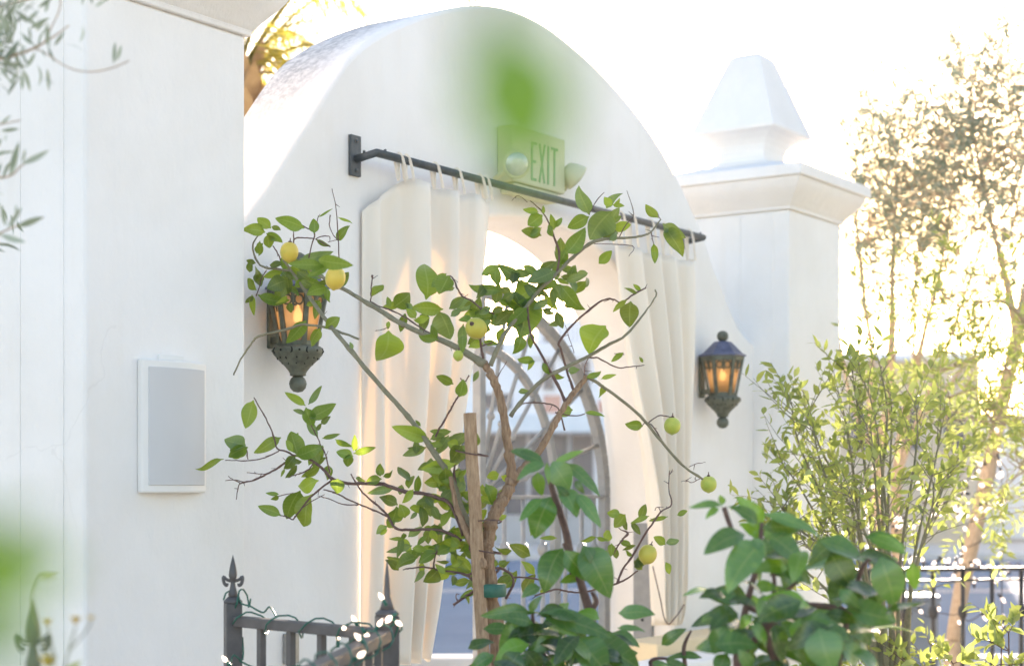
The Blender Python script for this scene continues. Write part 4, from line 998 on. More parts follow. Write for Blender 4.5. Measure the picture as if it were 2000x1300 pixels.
SB = [[(1185, 1380, 10), (1165, 1260, 9), (1150, 1190, 9), (1135, 1140, 8), (1128, 1115, 7)], [(1120, 1120, 8), (1108, 1050, 7.5), (1095, 1005, 7), (1080, 960, 6), (1070, 912, 4)], [(1110, 1075, 5), (1104, 1068, 4), (1101, 1060, 3)],
      [(1060, 1390, 8), (1050, 1290, 6), (1042, 1230, 5), (1040, 1195, 3)], [(1060, 1262, 5), (1110, 1275, 6), (1170, 1290, 6), (1220, 1330, 6)], [(1290, 1330, 5), (1270, 1292, 4), (1300, 1285, 3), (1330, 1300, 2)], [(1340, 1340, 5), (1338, 1300, 4.5), (1336, 1262, 4), (1350, 1230, 2)], [(1148, 1195, 6), (1165, 1175, 5), (1155, 1155, 3)]]
bush('broadleaf_bush', 'glossy broad-leaved bush rising in front of the iron gate', 3.95, LB, SB, [(1080, 1275, 75, 25, 44, 55, 95, .2), (1150, 1330, 90, 30, 30, 60, 100, .25), (1050, 1215, 50, 25, 12, 40, 70, .15)], (1130, 1300, 3.95))
LR_ = """1412 988 1346 986 .26 3 -.1|1405 992 1377 1012 .5 1|1412 985 1406 966 .7 1|1487 1030 1448 970 .52 1|1480 1022 1428 984 .42 0|1488 1030 1566 1033 .44 2|1492 1004 1608 1030 .22 3|1486 1050 1450 1018 .5 1|1456 1044 1374 1082 .52 3 -.15|1492 1058 1408 1142 .62 3 -.2|1470 1050 1500 1085 .5 3 -.2|1492 1062 1562 1142 .48 2
1500 1044 1577 1088 .62 3 -.12|1642 1058 1578 1092 .6 2|1622 1078 1662 1148 .72 2|1602 1058 1692 1092 .52 3|1680 1088 1757 1102 .52 3|1722 1086 1748 1184 .62 3 -.15|1782 1098 1786 1152 .5 1|1690 1048 1772 1068 .5 0|1700 1050 1770 1080 .4 1|1462 1168 1378 1160 .52 2|1442 1198 1372 1206 .52 2|1440 1180 1395 1155 .6 3|1472 1148 1518 1146 .62 1
1420 1222 1392 1272 .72 0|1652 1188 1752 1214 .52 3|1562 1212 1664 1242 .52 3 -.15|1600 1226 1622 1312 .78 3 -.25|1655 1200 1700 1260 .6 2|1530 1110 1590 1135 .5 0|1560 1100 1530 1150 .6 3|1475 1195 1530 1215 .5 2|1500 1150 1560 1175 .45 2|1640 1150 1680 1190 .5 0|1660 1120 1620 1180 .7 2|1730 1130 1700 1190 .5 2|1480 1235 1420 1262 .5 2|1590 1180 1540 1205 .5 2|1420 1275 1400 1320 .7 0"""
SR = [[(1560, 1420, 12), (1530, 1330, 10), (1500, 1250, 7), (1490, 1200, 6), (1460, 1180, 5), (1475, 1120, 5), (1485, 1060, 5), (1488, 1020, 4)], [(1460, 1400, 10), (1440, 1290, 9), (1452, 1210, 7), (1466, 1150, 6), (1482, 1095, 5)], [(1480, 1400, 9), (1445, 1290, 12), (1470, 1245, 12), (1500, 1218, 10), (1540, 1195, 8), (1580, 1182, 7), (1630, 1186, 6), (1670, 1198, 5)],
      [(1530, 1200, 6), (1530, 1165, 5), (1552, 1138, 4), (1560, 1120, 3)], [(1510, 1180, 5), (1512, 1130, 4), (1500, 1090, 4)], [(1440, 1060, 4), (1424, 1020, 5), (1414, 990, 5)], [(1490, 1110, 4), (1450, 1070, 4), (1426, 1025, 4)], [(1620, 1400, 9), (1640, 1280, 6), (1670, 1150, 5), (1700, 1090, 4), (1760, 1100, 2)]]
bush('broadleaf_bush', 'large dark glossy bush with big soft leaves below the pyramid-topped pillar', 3.5, LR_, SR, [(1545, 1230, 65, 32, 48, 60, 110, .25), (1455, 1180, 35, 35, 14, 50, 85, .15), (1640, 1150, 45, 40, 16, 55, 90, .2), (1500, 1060, 30, 30, 8, 45, 70, .12), (1550, 1345, 95, 25, 34, 65, 110, .3)], (1540, 1300, 3.5))
# ================================================================== shrubs with small leaves
def sprig(mw, ml, p, d, L, n, ll, lw, pal, rg, rad=.0025, narrow=False, droop=0.):
    d = d.normalized(); pts = []; q = Vector(p); dd = Vector(d); K = 6
    for k in range(K+1):
        pts.append(Vector(q)); dd = (dd + Vector((rg.gauss(0, .10), rg.gauss(0, .10), rg.gauss(0, .08)-droop))).normalized(); q = q+dd*L/K
    if mw is not None: mw.tube(pts, [rad*(1-.75*k/K) for k in range(K+1)], 5, caps=False)
    for k in range(n):
        t = (.12+.88*(k+rg.random())/n)*K; i = min(K-1, int(t)); c = pts[i]+(pts[i+1]-pts[i])*(t-i); ax = (pts[i+1]-pts[i]).normalized()
        sd = Vector((rg.gauss(0, 1), rg.gauss(0, 1), rg.gauss(0, 1)+.25)); sd = (sd-ax*sd.dot(ax)).normalized()
        ld = (ax*rg.uniform(.3, 1.)+sd).normalized(); l = ll*rg.uniform(.6, 1.2)
        tint = (min(1, max(0, rg.choice(pal)/3+rg.uniform(-.1, .1))), rg.random(), 0)
        nrm = Vector((rg.gauss(0, .5), rg.gauss(0, .5), 1))
        if narrow: ml.sliver(c, c+ld*l, lw, nrm, rg.uniform(-1, 1), tint, rg.uniform(-.06, .06))
        else: ml.leaf(c, c+ld*l, lw*rg.uniform(.85, 1.15), nrm, rg.uniform(-.8, .8), rg.uniform(-.05, .15), rg.uniform(.1, .35), tint, 4)
    return pts
def px_stem(m, s, Z, rg, k=6, n=7):
    raw = [(*P(x, y, Z+(q[0] if q else 0)), r/F*Z) for x, y, r, *q in s]
    cc = catmull(raw, k); m.tube([c[:3] for c in cc], [max(.0012, c[3]) for c in cc], n); return [Vector(c[:3]) for c in cc]
rg = random.Random(31)
Zs = 6.1; f = P(1735, 1300, Zs)
t = thing('small_leaved_shrub', 'airy small-leaved green shrub glowing in the sun beside the right pillar', 'shrub', (f.x, f.y, 0))
mw = MB(); ml = MB()
tops = [(1548, 765, .0), (1590, 812, -.15), (1532, 880, .1), (1520, 950, -.1), (1640, 745, .2), (1690, 720, -.1), (1600, 900, .25), (1740, 735, .3), (1790, 770, -.2), (1840, 800, .1), (1875, 860, .25), (1700, 800, -.3), (1650, 830, .35), (1560, 1000, -.2), (1820, 900, -.25), (1510, 1010, .0), (1660, 930, -.35), (1665, 700, .1), (1720, 690, .2), (1580, 760, .15)]
for i, (x, y, dz) in enumerate(tops):
    bx = 1735+(x-1700)*.18+rg.uniform(-12, 12)
    y += 30; mx = bx+(x-bx)*.30; my = 1300+(y-1300)*.48
    s = [(1735+rg.uniform(-25, 25), 1730, 7), (bx, 1310, 5), (mx+rg.uniform(-22, 22), my+rg.uniform(-40, 40), 3.2, dz*.6), (x+(mx-x)*.25+rg.uniform(-15, 15), y+(my-y)*.3, 2.0, dz), (x, y, 1.1, dz)]
    pts = px_stem(mw, s, Zs, rg)
    top = pts[int(len(pts)*.47):]
    for k, p in enumerate(top):
        fr = k/len(top)
        for _ in range(1):
            if fr < .1 and k % 2: continue
            d = Vector((rg.gauss(0, 1), rg.gauss(0, 1), rg.gauss(.45, .5))); ax = (top[min(k+1, len(top)-1)]-top[max(k-1, 0)]).normalized()
            sprig(mw, ml, p, d.normalized()+ax*.5, rg.uniform(.12, .34)*(1.1-.4*fr), rg.randint(4, 8), .054, .40, (0, 0, 1, 1, 2, 3), rg, .0022)
    sprig(mw, ml, top[-1], (top[-1]-top[-3]).normalized(), .12, 9, .042, .42, (0, 1, 1, 3), rg, .002)
mw.build('stem', BARKG, t, True); ml.build('foliage', SLEAF, t, True, leafy=True)
print('shrub faces', len(ml.f))
# low sunny plants along the bottom right
def lowplant(label, px, py, Z, n, spread, h, ll, pal, seed):
    rg = random.Random(seed); f = P(px, 1300, Z)
    t = thing('low_shrub', label, 'shrub', (f.x, f.y, 0), 'low sunny shrubs along the railing')
    mw = MB(); ml = MB(); top = P(px, py, Z).z
    for _ in range(n):
        a = Vector((f.x+rg.gauss(0, .05), f.y+rg.gauss(0, .05), -.02)); b = Vector((f.x+rg.gauss(0, spread), f.y+rg.gauss(0, spread), top*rg.uniform(.72, 1.0)))
        c = (a+b)/2+Vector((rg.gauss(0, .04), rg.gauss(0, .04), .05)); cc = [Vector(q) for q in catmull([tuple(a), tuple(c), tuple(b)], 5)]
        mw.tube(cc, [.005*(1-.6*k/len(cc)) for k in range(len(cc))], 6)
        for k in range(len(cc)//2, len(cc)):
            for _ in range(2): sprig(mw, ml, cc[k], Vector((rg.gauss(0, 1), rg.gauss(0, 1), rg.gauss(.5, .5))), rg.uniform(.10, .22), rg.randint(7, 11), ll, .5, pal, rg, .002)
    mw.build('stem', TWIG, t, True); ml.build('foliage', SLEAF, t, True, leafy=True); return t
lowplant('yellow-green low shrub filling the corner under the leaning olive trunk', 1965, 1240, 5.6, 6, .12, 1, .055, (1, 1, 0, 3), 41)
lowplant('yellow-green low shrub between the dark bush and the black railing', 1835, 1262, 5.9, 6, .15, 1, .05, (1, 1, 0), 42)
lowplant('bright low shrub peeking out behind the big dark bush', 1700, 1250, 6.3, 6, .15, 1, .05, (1, 0, 1), 43)
# ================================================================== olive trees behind the railing
def olive(name, label, Z, limbs, clusters, ntw, seed, pal, foot, leaf=.038, mat=OLEAF, lw=.3, cat='tree', droop=.02, ln=(.22, .5)):
    rg = random.Random(seed); f = P(foot[0], 950, Z+foot[1])
    t = thing(name, label, cat, (f.x, f.y, 0))
    m = MB(); nodes = []
    for s in limbs:
        pts = px_stem(m, [(q[0], q[1], q[2]*(.62 if q[2] < 8 else .9), *q[3:]) for q in s], Z, rg, 7, 9); nodes += pts[2:]
        if s[0][1] > 1150:
            a = pts[0]; r0 = s[0][2]/F*Z; m.tube([a, (a*.5+Vector((f.x, f.y, -.05))*.5)+Vector((.02, 0, 0)), Vector((f.x+rg.gauss(0, .04), f.y+rg.gauss(0, .04), -.05))], [r0, r0*1.1, r0*1.35], 9)
    mt = m
    m.build('trunk', BARKO, t, True)
    mw = MB(); ml = MB()
    for _ in range(ntw):
        tot = sum(c[4] for c in clusters); k = rg.uniform(0, tot)
        for c in clusters:
            k -= c[4]
            if k <= 0: break
        qx, qy = rg.gauss(c[0], c[2]), rg.gauss(c[1], c[3])
        lim = 1668 if qy > 300 else 1600
        if qx < lim: qx = lim+abs(rg.gauss(0, 30))
        q = P(qx, qy, Z+rg.gauss(0, .45))
        near = min(nodes, key=lambda v: (v-q).length_squared+max(0, v.z-q.z)*.4)
        d = q-near
        if d.length > .12:
            mid = near+d*.55+Vector((rg.gauss(0, .04), rg.gauss(0, .04), .05*d.length))
            cc = catmull([tuple(near), tuple(mid), tuple(q)], 4); mw.tube([x[:3] for x in cc], [.0035*(1-.7*i/len(cc)) for i in range(len(cc))], 5, caps=False)
            if rg.random() < .5 and len(nodes) < 1500: nodes.append(mid)
        sprig(mw, ml, q, d.normalized()+Vector((rg.gauss(0, .5), rg.gauss(0, .5), rg.gauss(.1, .4))), rg.uniform(*ln), rg.randint(18, 30), leaf, lw, pal, rg, .0016, True, droop)
        if d.length > .3: sprig(None, ml, near+d*.6, d+Vector((rg.gauss(0, .4), rg.gauss(0, .4), 0)), d.length*.45, 8, leaf, lw, pal, rg, .003, True, droop)
    mw.build('branch', BARKO, t, True); ml.build('foliage', mat, t, False, leafy=True)
    print(name, len(ml.f)); return t
ZA = 10.2
olive('olive_tree', 'olive tree with a thick leaning trunk wrapped in string lights', ZA,
  [[(1862, 1250, 17), (1880, 1140, 17), (1898, 1060, 17), (1922, 960, 16), (1945, 850, 15.5), (1966, 750, 15), (1990, 640, 14), (2010, 540, 12), (2020, 420, 9)],
   [(1985, 650, 9), (1968, 560, 8), (1945, 470, 7), (1925, 380, 6), (1905, 280, 5), (1895, 180, 3), (1930, 80, 2)], [(2012, 520, 8), (2060, 420, 7), (2090, 300, 5), (2080, 180, 3)],
   [(1940, 455, 5), (1980, 380, 4), (2000, 300, 3), (1985, 200, 2)], [(1925, 385, 4), (1880, 330, 3.5), (1840, 280, 2.5), (1830, 200, 1.6)], [(1966, 745, 5), (1940, 700, 4), (1925, 640, 3), (1880, 600, 2)]],
  [(1890, 230, 60, 85, 2.4), (1940, 330, 65, 85, 2.6), (1840, 310, 70, 75, 2.4), (1990, 420, 50, 90, 2.2), (1930, 130, 45, 60, 1.1), (2060, 250, 60, 90, 2), (1830, 200, 50, 60, .5), (1960, 540, 50, 50, .9), (1975, 150, 30, 60, .8), (1860, 400, 80, 80, 1.6)], 1000, 51, (3, 3, 2, 0, 2), (1855, 0.))
olive('olive_tree', 'many-stemmed olive tree standing between the pillar and the leaning trunk', 10.9,
  [[(1712, 1260, 15), (1713, 1080, 14), (1714, 960, 13), (1722, 860, 11), (1738, 760, 9), (1742, 640, 8), (1744, 500, 6), (1752, 360, 4), (1745, 240, 2)],
   [(1750, 1250, 13), (1752, 1080, 12), (1750, 980, 11), (1760, 850, 9), (1790, 720, 8), (1808, 640, 7), (1835, 540, 6), (1850, 430, 4), (1870, 330, 2.5)],
   [(1715, 930, 9), (1700, 800, 8), (1703, 690, 7), (1690, 600, 7), (1680, 500, 6), (1672, 420, 4.5), (1672, 300, 2)],
   [(1714, 905, 6), (1690, 850, 6), (1665, 790, 6), (1645, 700, 6), (1637, 640, 5), (1632, 560, 3)], [(1755, 920, 8), (1800, 800, 6.5), (1845, 690, 6), (1880, 590, 5), (1915, 480, 4), (1930, 400, 2)],
   [(1760, 880, 6), (1782, 760, 5), (1785, 640, 5), (1790, 520, 4), (1800, 420, 3)], [(1790, 830, 5), (1860, 745, 4.5), (1905, 680, 4), (1950, 600, 3)]],
  [(1720, 400, 55, 80, 2.6), (1800, 420, 55, 70, 2.4), (1680, 500, 40, 90, 2), (1760, 300, 60, 60, 1.3), (1840, 500, 60, 60, 1.6), (1670, 260, 45, 60, .7), (1780, 560, 70, 50, .9), (1700, 220, 50, 50, .5), (1860, 180, 80, 70, .4)], 820, 52, (2, 0, 3, 1, 0), (1735, 0.))
olive('pepper_tree', 'soft yellow-green tree with hanging fronds behind the right railing', 8.2,
  [[(2060, 1300, 14), (2050, 1000, 13), (2040, 800, 11), (2020, 660, 8), (1960, 590, 5), (1880, 600, 3)], [(2030, 720, 7), (1980, 680, 5), (1920, 690, 3.5), (1860, 720, 2)], [(2045, 860, 6), (2000, 800, 5), (1960, 800, 3), (1925, 830, 2)], [(2045, 950, 5), (2010, 920, 4), (1985, 930, 2)]],
  [(1880, 640, 50, 45, 1.4), (1850, 720, 45, 50, 1.1), (1950, 700, 45, 60, 1.2), (1990, 840, 40, 60, 1.2), (1925, 780, 50, 50, 1), (1985, 960, 30, 40, .7)], 170, 53, (1, 0, 1, 3), (2065, 0.), .06, SLEAF, .24, 'tree', .10)
# ================================================================== olive sprays at the left, close to the camera
rg = random.Random(61); ZL = 3.1; f = P(-330, 950, ZL+.2)
t = thing('olive_tree', 'narrow-leaved olive branches reaching in front of the left pillar', 'tree', (f.x, f.y, 0))
m = MB()
tr0 = px_stem(m, [(-330, 2450, 40, .2), (-325, 1600, 36, .2), (-310, 900, 30, .15), (-290, 400, 24, .1), (-270, 0, 16), (-240, -260, 10)], ZL, rg, 6, 10)
for s in ([(-300, 520, 12, .1), (-180, 380, 7), (-60, 350, 3.5), (15, 345, 2), (44, 322, 1.6), (95, 294, .9)], [(-285, 300, 12, .1), (-160, 180, 7), (-60, 130, 4), (20, 110, 3), (65, 95, 2.6), (100, 75, 1.8), (135, 50, 1.1)],
          [(-270, 100, 10), (-150, 0, 6), (-60, -40, 4), (60, -60, 3), (180, -20, 1.6), (250, -30, 1)], [(-310, 760, 10, .1), (-180, 600, 6), (-80, 500, 3.2), (-10, 460, 2), (33, 441, 1.5), (85, 425, .9)], [(-290, 420, 9, .1), (-170, 300, 5), (-60, 255, 3), (0, 243, 1.6), (40, 235, .8)],
          [(65, 95, 1.2), (90, 105, 1.1), (120, 125, 1), (150, 138, .9), (185, 140, .8), (222, 132, .8), (252, 119, .6)], [(-90, 495, 2), (-20, 462, 1.4), (15, 461, 1.1), (48, 472, .8)], [(110, -40, 2), (118, 10, 1.3), (100, 55, 1), (85, 85, .8)]):
    px_stem(m, s, ZL, rg, 5, 7)
m.build('branch', BARKO, t, True)
m = MB()
OL = "0 244 22 225|22 334 37 276|44 318 49 290|44 321 96 294|15 444 43 404|33 442 86 424|11 441 2 398|31 422 32 398|0 458 50 474|222 124 225 82|227 118 237 88|44 176 44 140|20 164 36 140|52 132 69 102|7 119 38 78|60 80 57 52|35 118 28 140|2 255 38 252|10 276 12 262|18 345 36 280|-10 350 4 318|0 300 28 296|52 45 76 20|70 60 90 40|28 60 12 88|88 25 96 0|8 40 30 8|20 30 36 -5|160 10 164 -12|180 8 176 -10|186 14 208 -2|200 4 222 -12|5 100 -5 70|14 88 22 60|40 100 52 122|-4 110 14 92|62 96 80 86|82 96 88 112|90 70 96 60|30 20 50 0|12 66 30 50|0 60 16 34|22 108 8 128|33 47 44 26|60 38 78 60|12 130 0 148|4 20 20 -4|75 15 105 -6|44 70 62 88|50 90 36 106"
for ln in OL.split('|'):
    bx, by, tx, ty = [float(k) for k in ln.split()]; L = math.hypot(tx-bx, ty-by)/F*ZL; dz = rg.uniform(-.06, .06)
    a = P(bx, by, ZL+dz); b = P(tx, ty, ZL+dz+rg.uniform(-.3, .3)*L)
    m.leaf(a, b, .21, (CAMP-a).normalized(), rg.uniform(-.7, .7), rg.uniform(-.06, .06), .2, (rg.choice((0, .67, 1, .05)), rg.random(), 0), 5, .3)
mw = MB()
for _ in range(26):
    p = P(rg.gauss(0, 35), rg.gauss(40, 45), ZL+rg.gauss(0, .12)); sprig(None, m, p, Vector((rg.gauss(0, 1), rg.gauss(0, 1), rg.gauss(-.3, .6))), .12, 5, .045, .2, (0, 2, 3), rg, .001, False, .05)
for _ in range(60):
    p = P(rg.uniform(-280, -40), rg.uniform(-200, 520), ZL+rg.gauss(0, .25)); sprig(None, m, p, Vector((rg.gauss(0, 1), rg.gauss(0, 1), rg.gauss(-.2, .6))), .2, 9, .05, .2, (0, 2, 3), rg, .001, False, .05)
m.build('foliage', OLEAF, t, True, leafy=True)
# ================================================================== palm behind the arch
rg = random.Random(71); ZP = 11.5; f = P(470, 950, ZP)
t = thing('palm_tree', 'sunlit palm with yellow fronds behind the archway', 'palm', (f.x, f.y, 0))
m = MB(); hub = P(462, 150, ZP); base_ = Vector((f.x, f.y, -.05)); pts = [base_+(hub-base_)*k/14+Vector((rg.gauss(0, .006), rg.gauss(0, .006), 0)) for k in range(15)]
m.tube(pts, [.11+.010*(k % 2) for k in range(15)], 12); m.build('trunk', BARKO, t, True)
m = MB()
for k in range(26):
    a = 2.4*k; rr_ = .06+.04*rg.random(); c = hub+Vector((math.cos(a)*rr_, math.sin(a)*rr_, -.55+.022*k)); m.leaf(c, c+Vector((math.cos(a)*.12, math.sin(a)*.12, .30)), .5, Vector((math.cos(a), math.sin(a), .2)), 0, .05, .2, (0, 0, 0), 4)
PBOOT = mat_noise('palm_boot', (.36, .20, .09), (.52, .32, .14), 12, .8, .4)
m.build('leaf_base', PBOOT, t, True)
ml = MB(); ms = MB()
fr = [(600, 175, 20), (560, 105, 30), (690, 95, 30), (640, 40, 40), (720, 20, 110), (520, 30, 30), (740, -20, 60), (655, -60, 170), (560, -140, 100), (480, -260, 60), (300, -150, 60), (250, 50, 60), (930, -10, 200), (340, 200, 40), (680, -160, 140), (640, 110, 70)]
for (ex, ey, lift) in fr:
    dz = rg.gauss(0, .5); e = P(ex, ey, ZP+dz); mid = (hub+e)/2+UP*(lift/F*ZP)
    cc = [Vector(q) for q in catmull([tuple(hub), tuple(mid), tuple(e)], 12)]; n = len(cc)
    ms.tube(cc, [.016*(1-.8*k/n) for k in range(n)], 6)
    for k in range(5, n):
        ax = (cc[k]-cc[k-1]).normalized(); sd = ax.cross(UP)
        if sd.length < .05: sd = RT
        sd.normalize()
        for s in (-1, 1):
            for q in range(1):
                if rg.random() < .1: continue
                p = cc[k-1]+(cc[k]-cc[k-1])*(q*.5); l = .36*(1-.5*abs(k/n-.45))*rg.uniform(.8, 1.1)
                d = (sd*s*.75+ax*.7-UP*rg.uniform(.35, .8)).normalized()
                ml.leaf(p, p+d*l, .052, UP+sd*s*.4, rg.uniform(-.5, .5), -.08, .3, (min(1, max(0, rg.choice((0, .33, .33, 1))+rg.uniform(-.1, .1))), rg.random(), 0), 4, .2, .02, .12)
ms.build('frond_stalk', PLEAF, t, True, leafy=True); ml.build('frond', PLEAF, t, True, leafy=True)
# ================================================================== a young shrub right beside the lens (strongly out of focus)
rg = random.Random(81); f = P(-560, 950, .55)
t = thing('young_shrub', 'bright green shoot so close that it blurs over the sign and lower left corner', 'shrub', (f.x, f.y, 0))
m = MB()
def cp(px, py, Z): return tuple(P(px, py, Z))
def tube_c(pts, r0, r1, k=8):
    cc = catmull(pts, k); m.tube(cc, [r0+(r1-r0)*i/(len(cc)-1) for i in range(len(cc))], 7)
g = (f.x, f.y, -.02)
tube_c([g, (f.x+.02, f.y, .8), cp(-620, 1150, .55), cp(-640, 300, .5), cp(-420, -420, .45), cp(200, -560, .40), cp(760, -480, .37), cp(960, -240, .36), cp(985, -60, .355), cp(1000, 60, .35)], .008, .0010)
tube_c([cp(-625, 1250, .55), cp(-420, 1180, .5), cp(-230, 1170, .46), cp(-90, 1180, .44)], .003, .0012)
m.build('stem', BARKG, t, True)
m = MB()
def nl(b, tip, w, c, roll=0.): 
    a = P(*b); m.leaf(a, P(*tip), w, (CAMP-a).normalized(), roll, .05, .12, (c, .6, 0), 8)
nl((1000, 45, .35), (1032, 368, .352), .74, .1, .02)
nl((970, -60, .31), (965, 170, .31), .60, .9, .9)
nl((-240, 1150, .40), (150, 1105, .40), .50, .33, .05); nl((-160, 1215, .40), (110, 1275, .40), .45, .9, .5); nl((-200, 1080, .38), (90, 1010, .38), .4, .9, .4)
for _ in range(26):
    x = rg.uniform(-760, -480); y = rg.uniform(-200, 1250); l = rg.uniform(90, 170); an = rg.uniform(0, 6.28)
    nl((x, y, .55), (x+l*math.cos(an), y+l*math.sin(an), .55), .5, rg.choice((0, .1, .9)), rg.uniform(-.5, .5))
m.build('foliage', NEARLEAF, t, True, leafy=True)

# small flowering stem by the near fence post
rg = random.Random(91); ZF = 2.35; f = P(110, 950, ZF)
t = thing('flowering_plant', 'thin plant with small yellow blossoms beside the nearest fence post', 'plant', (f.x, f.y, 0))
YEL = mat_noise('yellow_petal', (.62, .42, .06), (.80, .60, .12), 60, .6, .3, 200, .001)
m = MB()
top = P(120, 1330, ZF)
m.tube(catmull([(f.x, f.y, -.01), (f.x+.01, f.y, .6), tuple(top)], 6), .0022, 6)
for s in ([(120, 1330, .9), (135, 1270, .8), (148, 1222, .6)], [(135, 1270, .7), (165, 1235, .6), (178, 1212, .5)], [(120, 1330, .8), (100, 1310, .6), (92, 1300, .5)], [(120, 1330, .8), (85, 1250, .7), (64, 1180, .6), (72, 1140, .5), (80, 1126, .4)], [(110, 1290, .6), (98, 1240, .5), (95, 1222, .4)]):
    px_stem(m, s, ZF, rg, 5, 6)
m.build('stem', BARKG, t, True)
for (x, y, r) in ((148, 1213, 13), (178, 1207, 7), (95, 1216, 11), (92, 1294, 19)):
    c = P(x, y, ZF); rr_ = r/F*ZF; m = MB()
    for k in range(7):
        a = k*2.4; d = Vector((math.cos(a)*.8, math.sin(a)*.5, .4+.5*rg.random())).normalized()
        m.leaf(c-UP*rr_*.4, c-UP*rr_*.4+d*rr_*1.5, .8, UP, rg.uniform(-.5, .5), .2, .3, (0, 0, 0), 5)
    m.build('blossom', YEL, t, True)
m = MB(); a = P(76, 1124, ZF); m.leaf(a, P(118, 1122, ZF), .3, (CAMP-a).normalized(), .3, .1, .3, (.1, .5, 0), 6)
for (bx, by, tx, ty) in ((125, 1310, 160, 1290), (118, 1330, 70, 1320)): a = P(bx, by, ZF); m.leaf(a, P(tx, ty, ZF), .35, (CAMP-a).normalized(), .3, .1, .3, (.1, .5, 0), 6)
m.build('foliage', SLEAF, t, True, leafy=True)
# ================================================================== front-left iron fence
t0 = P(455, 950, 4.4)
fe = thing('iron_fence', 'grey iron fence with fleur finials turning a corner at the lower left', 'fence', (t0.x, t0.y, 0))
RZ_ = 1.5-.335     # top of the rail
posts = [P(455, 950, 4.4), P(757, 950, 4.0), P(760, 950, 2.72), P(66, 950, 2.66)]
posts[2] = P(1000-.41/2.85*F, 950, 2.85)
posts[1] = P(756, 950, 3.98)
posts = [Vector((p.x, p.y, 0)) for p in posts]
def finial(m, c, s=1.0, ang=0.):
    x = Vector((math.cos(ang), math.sin(ang), 0)); y = UP.cross(x)
    m.lathe(c, [(.016*s, 0), (.017*s, .012*s), (.012*s, .03*s), (.009*s, .045*s), (.008*s, .06*s), (.011*s, .064*s)], 10)
    pr = [(.005, .055), (.013, .062), (.0175, .078), (.0165, .092), (.0125, .112), (.006, .135), (.0008, .152)]
    m.lathe(c, [(r*s*1.05, z*s) for r, z in pr], 4, ang0=ang+R(45), sx=1., sy=1.)
    m.lathe(c, [(r*s*.75, z*s) for r, z in pr], 10)
    for d in (-1, 1):
        pts = [c+x*(d*a*s)+UP*(b*s) for a, b in ((0, .058), (.014, .060), (.026, .066), (.034, .074), (.0345, .062), (.030, .048), (.023, .042), (.021, .05))]
        m.tube(catmull([tuple(p) for p in pts], 3), [.0062*s]*22, 6)
for i, p in enumerate(posts):
    m = MB(); w = .021 if i != 1 else .024
    m.box((-w, -w, -.05), (w, w, RZ_+(.032 if i != 2 else -.0)), M=Matrix.Translation(p)@Matrix.Rotation(math.atan2(AX.y, AX.x)+.35, 4, 'Z'))
    po = m.build('post', IRON, fe, False, .0025, 2)
    m = MB(); fx = math.atan2(RT.y, RT.x)
    m.lathe(p+UP*(RZ_+(.0325 if i != 2 else .0005)), [(w*1.15, 0), (w*1.2, .005), (w*.9, .011), (.014, .016)], 12)
    if i == 2: pass
    elif i == 1: m.lathe(p+UP*(RZ_+.046), [(.018, 0), (.013, .015), (.008, .032), (.0075, .045), (.006, .07), (.0026, .10), (.0008, .118)], 8)
    else: finial(m, p+UP*(RZ_+.048), .72, fx)
    m.build('finial', IRON, po, True)
def rail(m, pts, z, w, h):
    for a, b in zip(pts, pts[1:]): m.obox(Vector(a)+UP*z, Vector(b)+UP*z, w, h)
segs = [(posts[0], posts[1]), (posts[1], posts[2]), (posts[2], posts[3])]
for i, (a, b) in enumerate(segs):
    d = (b-a).normalized()
    for z, h in ((RZ_-.0135, .027), (.14, .027)):
        m = MB(); m.obox(a+d*.0215+UP*z, b-d*.0245+UP*z, .034, h); m.build('rail', IRON, fe, False, .003, 2)
    n = max(2, int((b-a).length/.105))
    for k in range(1, n):
        p = a+(b-a)*k/n; m = MB(); m.box((-.0085, -.0085, .154), (.0085, .0085, RZ_-.0275), M=Matrix.Translation(p)@Matrix.Rotation(math.atan2(d.y, d.x), 4, 'Z')); m.build('picket', IRON, fe)
# ================================================================== string lights
def string_lights(label, wire_paths, bulbs, wr, br, wmat, group='strings of mini lights', seed=1):
    rg = random.Random(seed); p0 = Vector(wire_paths[0][0])
    t = thing('string_lights', label, 'string lights', p0, group)
    m = MB()
    for w in wire_paths: m.tube(w, wr, 5)
    m.build('wire', wmat, t, True)
    first = None
    for b in bulbs[:98]:
        c, d, lit = b
        if first is None:
            m = MB(); m.lathe(c, [(br*.75, -br*3.4), (br*.8, -br*.8), (br*.65, -br*.6)], 8)
            so_ = m.build('socket', wmat, t, True)
            m = MB(); m.lathe(c, [(br*.6, -br*.6), (br*1.0, br*.3), (br*.95, br*1.2), (br*.55, br*2.2), (.0003, br*3.0)], 9)
            o = m.build('bulb', BULB, t, True)
            # re-centre both on the bulb so that copies can turn
            for q in (so_, o):
                off = Vector(c)-p0
                q.data.transform(Matrix.Translation(-off)); q.location = off
            first = (so_, o)
        else:
            rot = UP.rotation_difference(Vector(d).normalized()).to_euler()
            for q in first:
                k = q.copy(); COL.objects.link(k); k.parent = t; k.location = Vector(c)-p0; k.rotation_euler = rot
    return t
rg = random.Random(5)
def wob(a, b, n, amp, sag=0.):
    out = []
    for k in range(n+1):
        u = k/n; p = Vector(a)+(Vector(b)-Vector(a))*u + Vector((rg.gauss(0, amp), rg.gauss(0, amp), rg.gauss(0, amp)-sag*4*u*(1-u))); out.append(p)
    return [Vector(q) for q in catmull([tuple(p) for p in out], 3)]
a, b, c_ = posts[0]+UP*RZ_, posts[1]+UP*RZ_, posts[2]+UP*RZ_
